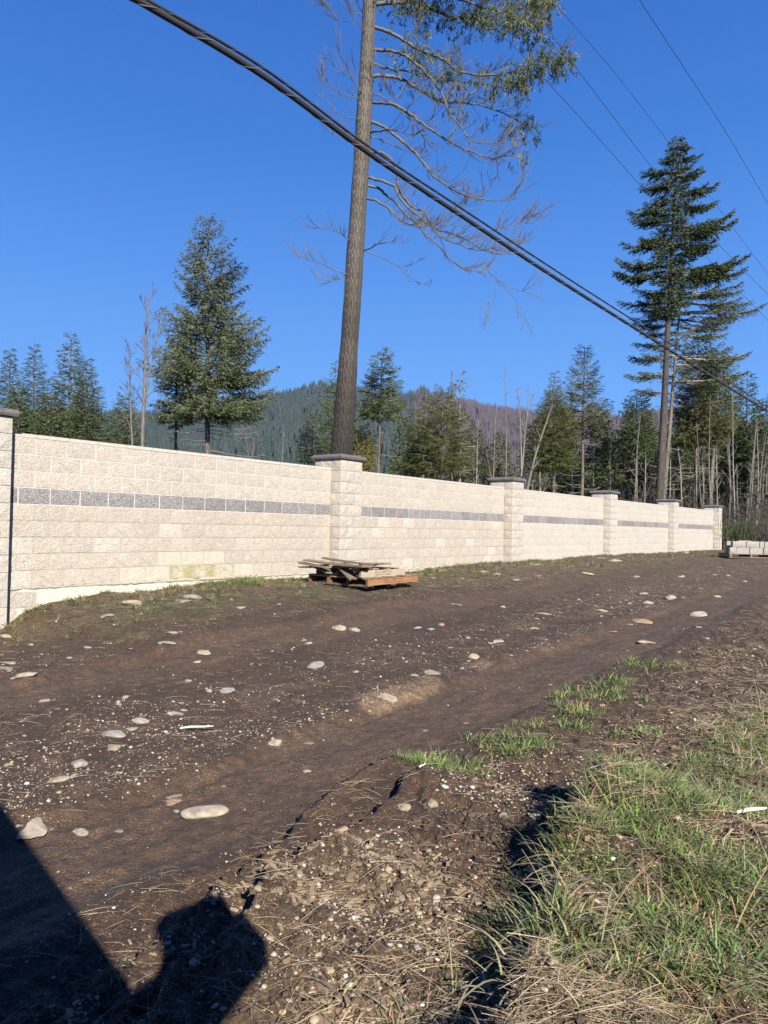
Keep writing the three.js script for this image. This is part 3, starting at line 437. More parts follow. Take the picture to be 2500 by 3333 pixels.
// ---- the tall fir beside the second pillar: bare trunk, long one-sided limbs, its crown above the frame
{
  const D = 22, C3 = (x, y) => [(900 + x * 0.60277) / 1.50693, (y * 0.60277) / 1.50693], r = rngOf(4242);
  const cen = [[742, 1060, 27], [737, 980, 25], [745, 880, 22.5], [756, 730, 19.6], [768, 536, 18.2], [786, 268, 16.5], [799, 0, 14.2], [811, -300, 12], [822, -640, 9]];
  const B = at(cen[0][0], cen[0][1], D); B.y = landY(B.x, B.z, false) - 0.1;
  const root = thing('tall_fir_tree', 'tallest tree, thick brown fir trunk with long bare limbs behind the second pillar', 'tree', [B.x, B.y, B.z]);
  const m = D / 1652, tb = new MB(), pts = [V(0, 0, 0)], rad = [cen[0][2] * m * 1.08];
  for (let i = 0; i < cen.length - 1; i++) for (let k = 0; k < 8; k++) { const t = k / 8, q = at(lerp(cen[i][0], cen[i + 1][0], t), lerp(cen[i][1], cen[i + 1][1], t), D).sub(B); if (q.y < 0.3) continue; pts.push(q); rad.push(lerp(cen[i][2], cen[i + 1][2], t) * m * (1 + 0.03 * (vnoise(q.y * 2.2, 3, 5) - 0.5))); }
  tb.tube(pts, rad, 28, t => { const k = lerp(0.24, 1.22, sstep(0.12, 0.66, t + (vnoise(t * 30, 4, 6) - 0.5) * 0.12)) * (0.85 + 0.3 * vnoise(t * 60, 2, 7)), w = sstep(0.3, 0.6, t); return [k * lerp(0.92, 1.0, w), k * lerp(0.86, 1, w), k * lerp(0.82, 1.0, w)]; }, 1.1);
  { // bark plates: the surface pushed in and out along the trunk
    const p = tb.p, n = tb.n; for (let i = 0; i < p.length; i += 3) { const a = Math.atan2(n[i + 2], n[i]), d = (fbm(Math.cos(a) * 5 + 9, p[i + 1] * 1.1 + Math.sin(a) * 4, 3, 44) - 0.5) * 0.055; p[i] += n[i] * d; p[i + 2] += n[i + 2] * d; }
  }
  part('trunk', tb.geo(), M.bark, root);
  const bb = new MB(), fb = new MB(), tone = 0.55;
  const tw = (p, d, len, rad, lvl) => {                               // fine leafless twigs
    const pp = [p.clone()], q = p.clone(), e = d.clone(); for (let i = 0; i < 4; i++) { e.add(V((r() - 0.5) * 0.35, 0.13 - 0.1 * r(), (r() - 0.5) * 0.35)).normalize(); q.addScaledVector(e, len / 4); pp.push(q.clone()); }
    bb.tube(pp, u => Math.max(0.0042, rad * (1 - 0.7 * u)), 3, [0.62, 0.60, 0.56]);
    if (lvl < 1) { const n = 2 + Math.floor(r() * 3); for (let i = 0; i < n; i++) { const k = 1 + Math.floor(r() * 3); tw(pp[k], V().copy(e).add(V((r() - 0.5) * 1.5, r() * 0.9 - 0.3, (r() - 0.5) * 1.2)).normalize(), len * (0.35 + 0.35 * r()), rad * 0.55, lvl + 1); } }
  };
  const SPR = [[0.042, 0.060, 0.024], [0.086, 0.098, 0.036], [0.135, 0.128, 0.050]];
  const spray = (p, size) => {                                       // a hanging spray of needles
    const d0 = V((r() - 0.5) * 1.6, -0.7 - r() * 0.6, (r() - 0.5) * 1.6).normalize(); const n = 12 + Math.floor(r() * 7), c = SPR[r() < 0.55 ? 0 : r() < 0.75 ? 1 : 2];
    for (let i = 0; i < n; i++) { const u = i / n, q = V().copy(p).addScaledVector(d0, size * u).add(V((r() - 0.5) * 0.10, 0, (r() - 0.5) * 0.10)); const d = V().copy(d0).add(V((r() - 0.5) * 1.5, -0.35 * r(), (r() - 0.5) * 1.5)).normalize(), k = 0.75 + 0.6 * r(); fb.leaf(q, d, size * (0.34 + 0.22 * r()), 0.018 + 0.018 * r(), V(r() - 0.5, r() - 0.5, r() - 0.5), c.map(v => v * k)); }
  };
  const limb = (path, r0, dz, o = {}) => {
    const L = path.length, key = path.map(([x, y], i) => { const [a, b] = C3(x, y); return at(a, b, D - dz * i / (L - 1)).sub(B); });
    if (o.root !== false) key[0].z -= 0.02;
    const cv = new THREE.CatmullRomCurve3(key), n = L * 5, pp = cv.getPoints(n); for (let i = 1; i < pp.length; i++) { pp[i].x += (r() - 0.5) * 0.03; pp[i].y += (r() - 0.5) * 0.03; pp[i].z += (r() - 0.5) * 0.05; }
    r0 *= 0.62; bb.tube(pp, u => Math.max(0.006, r0 * Math.pow(1 - u, 0.75)), 7, u => { const k = tone * (0.75 + 0.5 * vnoise(u * 26, r0 * 999, 3)); return [k, k, k]; }, 1);
    const T = V(), nt = o.twigs ?? Math.round(cv.getLength() * 9);
    for (let i = 0; i < nt; i++) { const u = 0.16 + 0.84 * Math.pow(r(), 0.75), a = pp[Math.min(n, Math.round(u * n))]; T.subVectors(pp[Math.min(n, Math.round(u * n) + 1)], pp[Math.max(0, Math.round(u * n) - 1)]).normalize(); tw(a, V(T.x * 0.9 + (r() - 0.5) * 0.9, T.y * 0.6 + (r() - (o.up ?? 0.35)) * 1.5, T.z + (r() - 0.5) * 1.7).normalize(), (o.len ?? 0.55) * (0.5 + 0.9 * r()), 0.010, 0); }
    for (const [u0, u1, k] of o.leaves ?? []) for (let i = 0; i < k; i++) { const u = lerp(u0, u1, r()), a = pp[Math.min(n, Math.round(u * n))]; const q = V().copy(a).add(V((r() - 0.5) * 0.8, -0.45 * r() + 0.12, (r() - 0.5) * 1.1)); if (i % 3 === 0) bb.tube([a, V().lerpVectors(a, q, 0.5).add(V(0, 0.06, 0)), q], [0.008, 0.006, 0.003], 3, [0.8, 0.8, 0.8]); spray(q, 0.16 + 0.18 * r()); }
  };
  limb([[480, 1068], [540, 1085], [600, 1120], [650, 1175], [700, 1205], [780, 1222], [850, 1215], [930, 1185]], 0.062, 1.2);
  limb([[485, 1000], [545, 1015], [600, 1060], [650, 1100], [700, 1160], [770, 1220], [800, 1265], [870, 1320], [940, 1400], [1000, 1440], [1100, 1465], [1140, 1440]], 0.068, -0.8);
  limb([[495, 958], [560, 975], [640, 1010], [660, 1060], [700, 1110], [760, 1160], [830, 1220], [900, 1285], [1000, 1325], [1080, 1350], [1150, 1345], [1300, 1290]], 0.070, 1.6);
  limb([[490, 820], [560, 825], [610, 850], [650, 930], [655, 1010], [690, 1070], [740, 1120], [800, 1150], [850, 1230], [950, 1260], [1050, 1310], [1140, 1360], [1250, 1365], [1330, 1300]], 0.072, -1.5);
  limb([[500, 650], [590, 690], [650, 740], [720, 800], [780, 860], [830, 930], [900, 990], [960, 1030], [1050, 1065], [1150, 1080], [1250, 1075], [1320, 990], [1335, 900]], 0.074, 0.6);
  limb([[500, 715], [560, 705], [650, 705], [740, 735]], 0.060, 1.5, { twigs: 14 });
  limb([[505, 735], [580, 760], [660, 800], [770, 840]], 0.035, -1.0, { twigs: 5 });
  limb([[515, 550], [620, 560], [700, 600], [780, 660], [850, 710], [920, 755], [1050, 820], [1150, 850], [1230, 840], [1300, 780]], 0.082, 1.0, { leaves: [[0.93, 1, 6]] });
  limb([[510, 500], [600, 540], [690, 620], [760, 690], [800, 760], [785, 830]], 0.035, -1.2, { twigs: 18 });
  limb([[515, 410], [620, 410], [700, 440], [780, 490], [850, 530], [900, 550], [990, 555], [1100, 570], [1200, 600], [1300, 650], [1385, 680]], 0.086, -0.6, { leaves: [[0.88, 1, 46], [0.55, 0.85, 16]] });
  limb([[515, 265], [620, 275], [700, 300], [760, 350], [830, 420], [900, 520], [930, 600], [990, 680], [1060, 760], [1180, 770], [1260, 700]], 0.080, 1.8, { leaves: [[0.15, 0.5, 14]] });
  limb([[520, 140], [620, 180], [720, 240], [800, 280], [900, 320], [960, 370], [1050, 400], [1200, 405], [1300, 380], [1400, 330], [1500, 280], [1565, 310]], 0.088, 0.8, { leaves: [[0.70, 0.96, 150], [0.96, 1, 26], [0.12, 0.68, 110]] });
  limb([[525, 20], [700, 10], [820, 40], [920, 80], [1010, 98], [1120, 90], [1250, 60], [1400, 30], [1470, 10]], 0.098, -0.8, { leaves: [[0.74, 1, 150], [0.05, 0.74, 150]] });
  limb([[530, -60], [700, -70], [880, -40], [1060, 20], [1200, 60], [1330, 120], [1420, 150]], 0.085, 0.9, { leaves: [[0.6, 1, 110], [0.04, 0.6, 130]] });
  limb([[530, -160], [720, -190], [920, -150], [1120, -100], [1300, -90], [1440, -60]], 0.085, -0.9, { leaves: [[0.2, 1, 190]] });
  limb([[500, 330], [600, 370], [700, 385], [820, 420], [960, 440], [1100, 450], [1220, 470], [1330, 460]], 0.050, -1.9, { leaves: [[0.1, 0.4, 18], [0.75, 1, 30]] });
  limb([[920, 755], [970, 680], [990, 590], [992, 450], [975, 300]], 0.040, 0.4, { root: false });
  limb([[990, 555], [1080, 480], [1120, 420], [1190, 360]], 0.045, -0.4, { root: false, leaves: [[0.5, 1, 12]] });
  limb([[710, 308], [745, 260], [760, 160], [775, 40]], 0.045, 0.4, { root: false, leaves: [[0.3, 1, 16]] });
  limb([[700, 440], [640, 530], [590, 470], [540, 300]], 0.022, 0.6, { root: false, twigs: 14 });
  limb([[920, 545], [940, 470], [930, 380], [960, 320]], 0.030, 0.2, { root: false });
  limb([[740, 740], [820, 660], [860, 580], [800, 500]], 0.028, 0.5, { root: false });
  limb([[830, 1225], [900, 1180], [960, 1130], [1020, 1110], [1010, 1000]], 0.020, 0.3, { root: false });
  limb([[1000, 1325], [1100, 1290], [1180, 1240], [1290, 1210], [1400, 1150]], 0.022, 0.4, { root: false, twigs: 26 });
  limb([[1140, 1460], [1190, 1510], [1250, 1570], [1310, 1650], [1340, 1720], [1320, 1785]], 0.016, -0.3, { root: false, twigs: 7, up: 0.6 });
  limb([[1170, 1500], [1185, 1570], [1160, 1640], [1145, 1675]], 0.012, 0.3, { root: false, twigs: 4, up: 0.7 });
  limb([[1150, 1470], [1250, 1550], [1350, 1580], [1440, 1612]], 0.010, 0.3, { root: false, twigs: 4 });
  limb([[1150, 850], [1195, 910], [1185, 960], [1150, 1010], [1110, 1050]], 0.020, 0.3, { root: false, twigs: 9 });
  limb([[460, 1360], [515, 1335], [560, 1315], [640, 1310]], 0.040, 1.1, { twigs: 8, len: 0.35 });
  limb([[470, 1350], [560, 1390], [650, 1430], [700, 1480], [760, 1520], [832, 1548]], 0.026, -0.6, { twigs: 5, len: 0.3 });
  limb([[650, 1430], [700, 1440], [750, 1420], [785, 1395]], 0.012, 0.3, { root: false, twigs: 4, len: 0.25 });
  limb([[460, 1335], [385, 1290], [330, 1255], [260, 1235], [195, 1232]], 0.028, 1.0, { twigs: 11, len: 0.45, up: 0.15 });
  limb([[410, 1490], [375, 1480], [310, 1455], [250, 1425], [180, 1405], [110, 1380]], 0.034, 0.8, { twigs: 15, len: 0.5, up: 0.15 });
  limb([[400, 1500], [350, 1500], [310, 1520], [200, 1500]], 0.018, 0.5, { twigs: 9, len: 0.4 });
  limb([[500, 560], [440, 480], [400, 420], [330, 370], [262, 300]], 0.028, 1.0, { twigs: 11, up: 0.2, len: 0.55 });
  limb([[470, 640], [430, 640], [350, 620], [290, 570], [245, 480], [240, 350]], 0.026, 1.0, { twigs: 11, up: 0.2, len: 0.55 });
  limb([[480, 530], [430, 528], [350, 510], [290, 460], [250, 390]], 0.020, 0.8, { twigs: 9, up: 0.2 });
  limb([[490, 180], [460, 150], [400, 60], [370, -20]], 0.030, 0.9, { twigs: 7, up: 0.2 });
  limb([[490, 80], [460, 72], [330, 70], [240, 25]], 0.020, 0.9, { twigs: 12, up: 0.25 });
  limb([[480, 130], [400, 120], [300, 95], [220, -20]], 0.016, 0.8, { twigs: 9, up: 0.25 });
  limb([[470, 380], [400, 370], [345, 300], [350, 220]], 0.016, 0.8, { twigs: 7, up: 0.2 });
  limb([[500, 700], [430, 750], [340, 740], [260, 700]], 0.014, 0.8, { twigs: 10, up: 0.3 });
  // crown above the frame, whose shade falls on the limbs below
  for (let i = 0; i < 26; i++) { const y = -240 - i * 38, a = (i % 3 ? 1 : -1) * (700 - i * 18), x0 = 545 + i * 1.2; limb([[x0, y], [x0 + a * 0.4, y + 20], [x0 + a * 0.8, y + 70], [x0 + a, y + 90]], 0.06, (r() - 0.5) * 5, { twigs: 3, leaves: [[0.3, 1, 70]] }); }
  part('branches', bb.geo(), M.twig, root); part('crown', fb.geo(), M.needles, root);
}

// ---- conifers that stand out one by one
const TQ = (cx, cy) => [(1950 + 0.5777 * cx) / 1.50693, (400 + 0.5776 * cy) / 1.50693];
const TB = [[225, 355, 205], [280, 258, 268], [360, 252, 352], [440, 280, 440], [490, 190, 478], [550, 195, 535], [650, 250, 640], [680, 142, 680], [800, 110, 768], [860, 112, 835], [140, 505, 140], [200, 560, 180], [245, 510, 240], [300, 580, 262], [395, 650, 345], [470, 650, 440], [590, 755, 485], [630, 740, 555], [700, 640, 690], [740, 585, 720], [820, 790, 755], [850, 815, 795], [880, 700, 825]].map(([a, b, c]) => [TQ(0, a)[1], ...TQ(b, c)]);
const TT = [...[[960, 785, 945], [1010, 830, 1000], [1070, 885, 1040], [1110, 740, 1120], [1150, 700, 1150], [1000, 660, 915], [950, 215, 950], [1000, 128, 1010], [1040, 260, 1050], [1090, 200, 1090], [1140, 205, 1130], [1180, 250, 1180], [1190, 690, 1195]].map(([a, b, c]) => [TQ(0, a)[1], ...TQ(b, c)]), [775, 1622, 752], [790, 1560, 775], [825, 1598, 803], [770, 1362, 772], [805, 1359, 808], [745, 1376, 741], [850, 1380, 840]];
[
  { x: 450, top: 470, base: 1090, depth: 32, trunk: 15, wl: 120, wr: 160, crown: 905, seed: 11, shade: 'grey', n: 225, density: 1.7, gaps: 0.40, dead: 26, deadSpan: 0.30, hang: 0.9, leaf: 0.165, leafW: 0.3, upturn: 0.2, elTop: 1.0, label: 'largest pointed fir, airy grey-green, standing beside the bare pale tree above the near wall panel' },
  { x: 384, xb: 380, top: 690, base: 1080, depth: 33.5, trunk: 10, wl: 52, wr: 40, crown: 915, seed: 12, shade: 'grey', n: 105, density: 1.8, gaps: 0.25, dead: 12, hang: 0.9, leaf: 0.17, label: 'small fir pressed against the side of the largest pointed fir' },
  { x: 22, top: 752, base: 1060, depth: 34, trunk: 8, wl: 60, wr: 44, crown: 1000, seed: 13, shade: 'dark', n: 140, density: 1.5, leaf: 0.15, pw: 1.0, label: 'dense dark fir behind the nearest pillar, at the edge of the view' },
  { x: 75, top: 742, base: 1060, depth: 36, trunk: 8, wl: 60, wr: 60, crown: 1010, seed: 14, shade: 'dark', n: 140, density: 1.5, leaf: 0.15, profile: t => (t < 0.3 ? 0.38 * t / 0.3 : 0.38 + 0.62 * (t - 0.3) / 0.7), label: 'dark fir with a thin tip, second from the nearest pillar' },
  { x: 152, top: 722, base: 1060, depth: 32, trunk: 9, wl: 62, wr: 60, crown: 985, seed: 15, shade: 'dark', n: 130, whorls: 20, density: 1.5, leaf: 0.15, pw: 0.85, droop: 0.02, upturn: 0.2, elLow: 0.05, barkTone: 1.3, label: 'taller dark fir with a pale trunk showing below, between the dark firs' },
  { x: 188, top: 775, base: 1060, depth: 30, trunk: 8, wl: 50, wr: 62, crown: 1000, seed: 16, shade: 'dark', n: 150, density: 1.6, leaf: 0.14, pw: 0.9, label: 'bushy green fir in front of the fir with the pale trunk' },
  { x: 272, top: 850, base: 1050, depth: 31, trunk: 6, wl: 42, wr: 40, crown: 1000, seed: 17, shade: 'dark', n: 95, density: 1.1, leaf: 0.16, label: 'short dark fir just before the bare pale forked tree' },
  { x: 110, top: 850, base: 1050, depth: 29, trunk: 6, wl: 60, wr: 60, crown: 1020, seed: 18, shade: 'dark', n: 110, density: 1.2, leaf: 0.18, label: 'low broad dark fir filling the gap among the dark firs' },
  { x: 40, top: 840, base: 1050, depth: 28, trunk: 6, wl: 55, wr: 55, crown: 1020, seed: 19, shade: 'dark', n: 110, density: 1.2, leaf: 0.18, label: 'low dark fir right behind the nearest pillar cap' },
  { x: 825, xb: 815, top: 750, base: 1080, depth: 38, trunk: 9, wl: 50, wr: 62, crown: 905, seed: 21, shade: 'fir', n: 88, whorls: 14, density: 1.5, gaps: 0.28, dead: 9, deadSpan: 0.5, leaf: 0.2, hang: 0.8, label: 'open fir with a thin dark trunk just beyond the tall fir trunk' },
  { x: 732, xb: 728, top: 765, base: 1080, depth: 44, trunk: 8, wl: 52, wr: 52, crown: 975, seed: 22, shade: 'fir', n: 95, density: 1.05, gaps: 0.25, leaf: 0.22, hang: 0.8, label: 'fir half hidden by the tall fir trunk' },
  { x: 674, top: 890, base: 1060, depth: 40, trunk: 5, wl: 36, wr: 36, crown: 1000, seed: 23, shade: 'fir', n: 60, density: 1.1, gaps: 0.2, leaf: 0.19, label: 'small sparse fir between the leafless white shrub tree and the tall fir trunk' },
  { x: 776, top: 925, base: 1060, depth: 36, trunk: 5, wl: 42, wr: 36, crown: 1020, seed: 24, shade: 'yellow', n: 75, density: 1.4, leaf: 0.16, hang: 1.2, profile: t => 0.35 + 0.65 * Math.sin(Math.min(1, t * 1.15) * 2.2), label: 'low yellow-green cedar beside the foot of the tall fir' },
  { x: 905, top: 855, base: 1090, depth: 42, trunk: 7, wl: 45, wr: 45, crown: 1030, seed: 25, shade: 'olive', n: 85, density: 1.6, gaps: 0.28, leaf: 0.15, hang: 1.1, dead: 6, label: 'narrow olive tree between the open fir and the round-topped tree' },
  { x: 955, top: 838, base: 1090, depth: 40, trunk: 8, wl: 62, wr: 58, crown: 1020, seed: 26, shade: 'olive', n: 120, density: 1.7, gaps: 0.26, leaf: 0.15, hang: 1.3, elTop: 0.5, profile: t => 0.30 + 0.70 * Math.sin(Math.min(1, t * 1.1) * 2.0), label: 'round-topped olive green tree with drooping branches' },
  { x: 992, xb: 996, top: 798, base: 1090, depth: 41, trunk: 9, wl: 40, wr: 36, crown: 1000, seed: 27, shade: 'grey', n: 56, density: 0.6, gaps: 0.5, leaf: 0.17, barkTone: 2.0, dead: 24, deadSpan: 0.1, label: 'half-dead grey conifer with pale trunk beside the round-topped tree' },
  { x: 1196, top: 838, base: 1095, depth: 38, trunk: 9, wl: 50, wr: 52, crown: 1010, seed: 28, shade: 'olive', n: 165, density: 1.9, leaf: 0.14, pw: 0.8, hang: 1.2, dead: 10, profile: t => 0.10 + 0.90 * Math.sin(Math.min(1, t * 1.05) * 1.75), label: 'dense bushy cedar next to the pale dead birch' },
  { x: 1198, top: 800, base: 1095, depth: 46, trunk: 5, wl: 18, wr: 18, crown: 900, seed: 29, shade: 'grey', n: 40, density: 0.8, leaf: 0.16, label: 'slim fir tip rising behind the dense bushy cedar' },
  { x: 1262, xb: 1256, top: 748, base: 1100, depth: 45, trunk: 10, wl: 62, wr: 66, crown: 940, seed: 31, shade: 'grey', n: 105, whorls: 17, density: 1.5, gaps: 0.28, leaf: 0.18, hang: 0.6, upturn: 0.25, dead: 22, deadSpan: 0.75, droop: 0.05, label: 'pointed grey-green fir with uplifted limbs beyond the third pillar' },
  { x: 1376, top: 852, base: 1100, depth: 44, trunk: 7, wl: 36, wr: 38, crown: 985, seed: 32, shade: 'dark', n: 105, density: 1.4, leaf: 0.2, dead: 8, hang: 1, profile: t => 0.3 + 0.7 * Math.sin(Math.min(1, t * 1.05) * 1.9), label: 'compact dark green tree behind the white alder stems' },
  { x: 1463, xb: 1420, top: 302, base: 1115, depth: 40, trunk: 21, wl: 48, wr: 52, crown: 690, tiers: TB, fine: 0.86, leafW: 0.3, seed: 33, shade: 'dark2', n: 150, density: 1.9, ragged: 0.3, gaps: 0.18, even: 1.0, leaf: 0.2, hang: 0.55, elTop: 0.6, elLow: -0.02, droop: 0.10, upturn: 0.26, bareInner: 0.30, barkTone: 0.45, dead: 24, deadSpan: 0.9, profile: t => 0.10 + 0.95 * Math.pow(t, 0.62) * (1 - 0.45 * sstep(0.86, 1, t)), name: 'big_fir_tree', label: 'big leaning fir with black trunk and wide crown above the far pillars' },
  { x: 1478, xb: 1424, top: 560, base: 1115, depth: 43, trunk: 13, wl: 50, wr: 60, crown: 830, tiers: TT, seed: 34, shade: 'grey', n: 46, density: 1.5, gaps: 0.3, leaf: 0.21, hang: 0.7, elTop: 0.3, droop: 0.02, upturn: 0.2, bareInner: 0.4, barkTone: 1.1, dead: 46, deadSpan: 0.85, name: 'big_fir_tree', label: 'paler fir twin close behind the big leaning fir' },
  { x: 1508, xb: 1500, top: 735, base: 1110, depth: 46, trunk: 11, wl: 50, wr: 78, crown: 960, seed: 35, shade: 'olive', n: 140, density: 1.15, gaps: 0.2, leaf: 0.24, hang: 1.3, dead: 18, barkTone: 1.2, profile: t => 0.35 + 0.65 * Math.sin(Math.min(1, t * 1.05) * 2.0), label: 'olive green drooping tree beside the big leaning fir' },
  { x: 1552, xb: 1530, top: 770, base: 1110, depth: 48, trunk: 12, wl: 52, wr: 50, crown: 940, seed: 36, shade: 'olive', n: 110, density: 1.1, gaps: 0.2, leaf: 0.24, hang: 1.3, dead: 20, barkTone: 1.3, profile: t => 0.35 + 0.65 * Math.sin(Math.min(1, t * 1.05) * 2.0), label: 'olive tree with a bare slanting trunk under the overhead cables' },
  { x: 1614, top: 808, base: 1120, depth: 58, trunk: 8, wl: 48, wr: 52, crown: 1000, seed: 37, shade: 'dark', n: 100, density: 1.0, gaps: 0.25, leaf: 0.28, dead: 16, label: 'pointed dark fir beyond the olive trees, under the end of the cables' },
  { x: 1655, top: 860, base: 1120, depth: 55, trunk: 8, wl: 50, wr: 50, crown: 1010, seed: 38, shade: 'dark', n: 95, density: 1.0, gaps: 0.2, leaf: 0.28, dead: 10, label: 'dark fir cut by the edge of the view, beyond the block stack' },
].forEach(conifer);

// ---- mid-distance woods: a few kinds, copied
{
  const r = rngOf(900), protos = [
    conifer({ x: 1310, top: 905, base: 1105, depth: 60, trunk: 5, wl: 34, wr: 34, crown: 1040, seed: 51, shade: 'dark', n: 70, density: 0.75, gaps: 0.25, leaf: 0.34, dead: 10, label: 'dark conifer in the wood behind the wall', group: 'conifers of the wood behind the wall' }),
    conifer({ x: 1080, top: 930, base: 1105, depth: 64, trunk: 5, wl: 30, wr: 30, crown: 1040, seed: 52, shade: 'olive', n: 60, density: 0.75, gaps: 0.3, leaf: 0.34, hang: 1.1, dead: 14, label: 'dark conifer in the wood behind the wall', group: 'conifers of the wood behind the wall' }),
    conifer({ x: 1590, top: 900, base: 1115, depth: 66, trunk: 6, wl: 34, wr: 34, crown: 1020, seed: 53, shade: 'dark', n: 62, density: 0.75, gaps: 0.3, leaf: 0.36, dead: 22, deadSpan: 0.6, label: 'dark conifer in the wood behind the wall', group: 'conifers of the wood behind the wall' }),
  ];
  const put = (xd, depth, sc) => { const p = protos[Math.floor(r() * 3)], c = p.clone(); c.name = numbered('conifer_tree'); const q = at(xd, 1100, depth); c.position.set(q.x, landY(q.x, q.z, false) - 0.1, q.z); c.rotation.y = r() * 6.28; c.scale.setScalar(sc); scene.add(c); };
  for (const [x, d, s] of [[700, 75, 0.75], [850, 62, 0.7], [880, 80, 1.0], [925, 70, 0.85], [1010, 75, 0.85], [1045, 85, 0.8], [1105, 80, 0.8], [1155, 70, 0.8], [1225, 72, 1.0], [1235, 60, 0.8], [1290, 85, 1.1], [1335, 72, 0.95], [1350, 60, 0.7], [1400, 80, 1.2], [1440, 75, 1.1], [1470, 65, 0.9], [1500, 85, 1.3], [1540, 75, 1.1], [1565, 65, 0.9], [1600, 85, 1.3], [1625, 70, 1.0], [1650, 60, 0.9], [1680, 80, 1.3], [1710, 65, 1.1], [1760, 70, 1.2], [868, 50, 0.75], [884, 46, 0.6], [925, 50, 0.8], [978, 52, 0.75], [1020, 50, 0.7], [1045, 58, 0.65], [1068, 52, 0.6], [1150, 48, 0.7], [1235, 50, 0.75], [1285, 54, 0.85], [1318, 50, 0.8], [1345, 54, 0.75], [1405, 56, 0.9], [1470, 54, 0.9], [1520, 58, 1.0], [1580, 58, 1.0], [1640, 62, 1.1], [645, 50, 0.5], [700, 48, 0.55], [560, 90, 0.8], [230, 60, 0.7], [330, 75, 0.6], [-40, 45, 0.8], [500, 70, 0.55]]) put(x, d, s);
}
bareTree({ x: 318, xb: 297, top: 640, base: 1075, depth: 27, trunk: 12, spread: 46, seed: 61, nb: 12, first: 0.52, crook: 0.2, open: 0.55, tone: 0.85, fork: [[0.03, -30, 748, 0.55], [0.45, 14, 665, 0.45]], label: 'tall bare pale tree with a forked trunk beside the largest pointed fir' });
bareTree({ x: 612, top: 925, base: 1050, depth: 30, trunk: 5, spread: 26, seed: 62, nb: 12, first: 0.05, open: 0.28, crook: 0.12, tone: 1.05, levels: 2, label: 'leafless whitish multi-stemmed small tree over the near wall panel' });
bareTree({ x: 556, top: 940, base: 1050, depth: 31, trunk: 4, spread: 40, seed: 63, nb: 9, first: 0.2, open: 0.4, tone: 1.0, label: 'leafless small pale tree under the branches of the largest fir' });
bareTree({ x: 1128, xb: 1125, top: 868, base: 1095, depth: 36, trunk: 9, spread: 24, seed: 64, nb: 8, first: 0.4, open: 0.5, tone: 1.25, fork: [[0.55, -6, 838, 0.45], [0.5, 12, 838, 0.5]], label: 'pale forked dead birch standing clear against the hill' });
bareTree({ x: 988, top: 800, base: 1090, depth: 43, trunk: 6, spread: 20, seed: 65, nb: 16, first: 0.3, open: 0.7, tone: 0.7, label: 'slender bare spire rising behind the half-dead grey conifer' });
bareTree({ x: 1080, top: 925, base: 1095, depth: 40, trunk: 7, spread: 38, seed: 66, nb: 14, first: 0.2, open: 0.8, tone: 0.45, label: 'dark twiggy tree behind the third pillar' });
// ---- slim alders of the wood
{
  const r = rngOf(901), G = 'slim bare alders of the wood', L = 'slim pale bare alder trunk in the wood behind the wall', P = [];
  for (let k = 0; k < 5; k++) P.push(bareTree({ x: [1372, 1395, 1560, 1620, 1310][k], xb: [1368, 1388, 1533, 1606, 1316][k], top: [905, 910, 850, 900, 940][k], base: 1110, depth: [43, 43.5, 42, 40, 48][k], trunk: [5, 4.5, 4.5, 4, 4][k], spread: 24, seed: 70 + k, nb: 11, first: 0.35, open: 0.6, crook: 0.10, tone: [1.3, 1.3, 1.1, 1.1, 1.0][k], levels: 2, name: 'alder_tree', label: ['straight white alder stem before the compact dark tree', 'white alder stem leaning beside the straight white one', 'leaning pale alder behind the last pillar', 'slanting pale alder above the block stack', L][k], group: G }));
  for (const [x, d] of [[860, 50], [896, 55], [915, 48], [968, 52], [1022, 47], [1040, 56], [1058, 50], [1096, 45], [1148, 50], [1170, 44], [1212, 52], [1232, 46], [1284, 50], [1300, 56], [1330, 47], [1352, 52], [1404, 50], [1440, 46], [1458, 52], [1476, 45], [1490, 56], [1514, 50], [1520, 44], [1545, 52], [1552, 46], [1572, 48], [1582, 54], [1590, 43], [1600, 50], [1612, 46], [1622, 52], [1632, 42], [1640, 48], [1650, 52], [1656, 44], [1668, 48], [1690, 46], [1710, 50]]) {
    const p = P[Math.floor(r() * 5)], c = p.clone(); c.name = numbered('alder_tree'); const q = at(x, 1100, d); c.position.set(q.x, landY(q.x, q.z, false) - 0.1, q.z); c.rotation.y = r() * 6.28; c.scale.set(0.8 + 0.5 * r(), 0.75 + 0.5 * r(), 0.8 + 0.5 * r()); tag(c, L, 'tree', G); scene.add(c);
  }
}
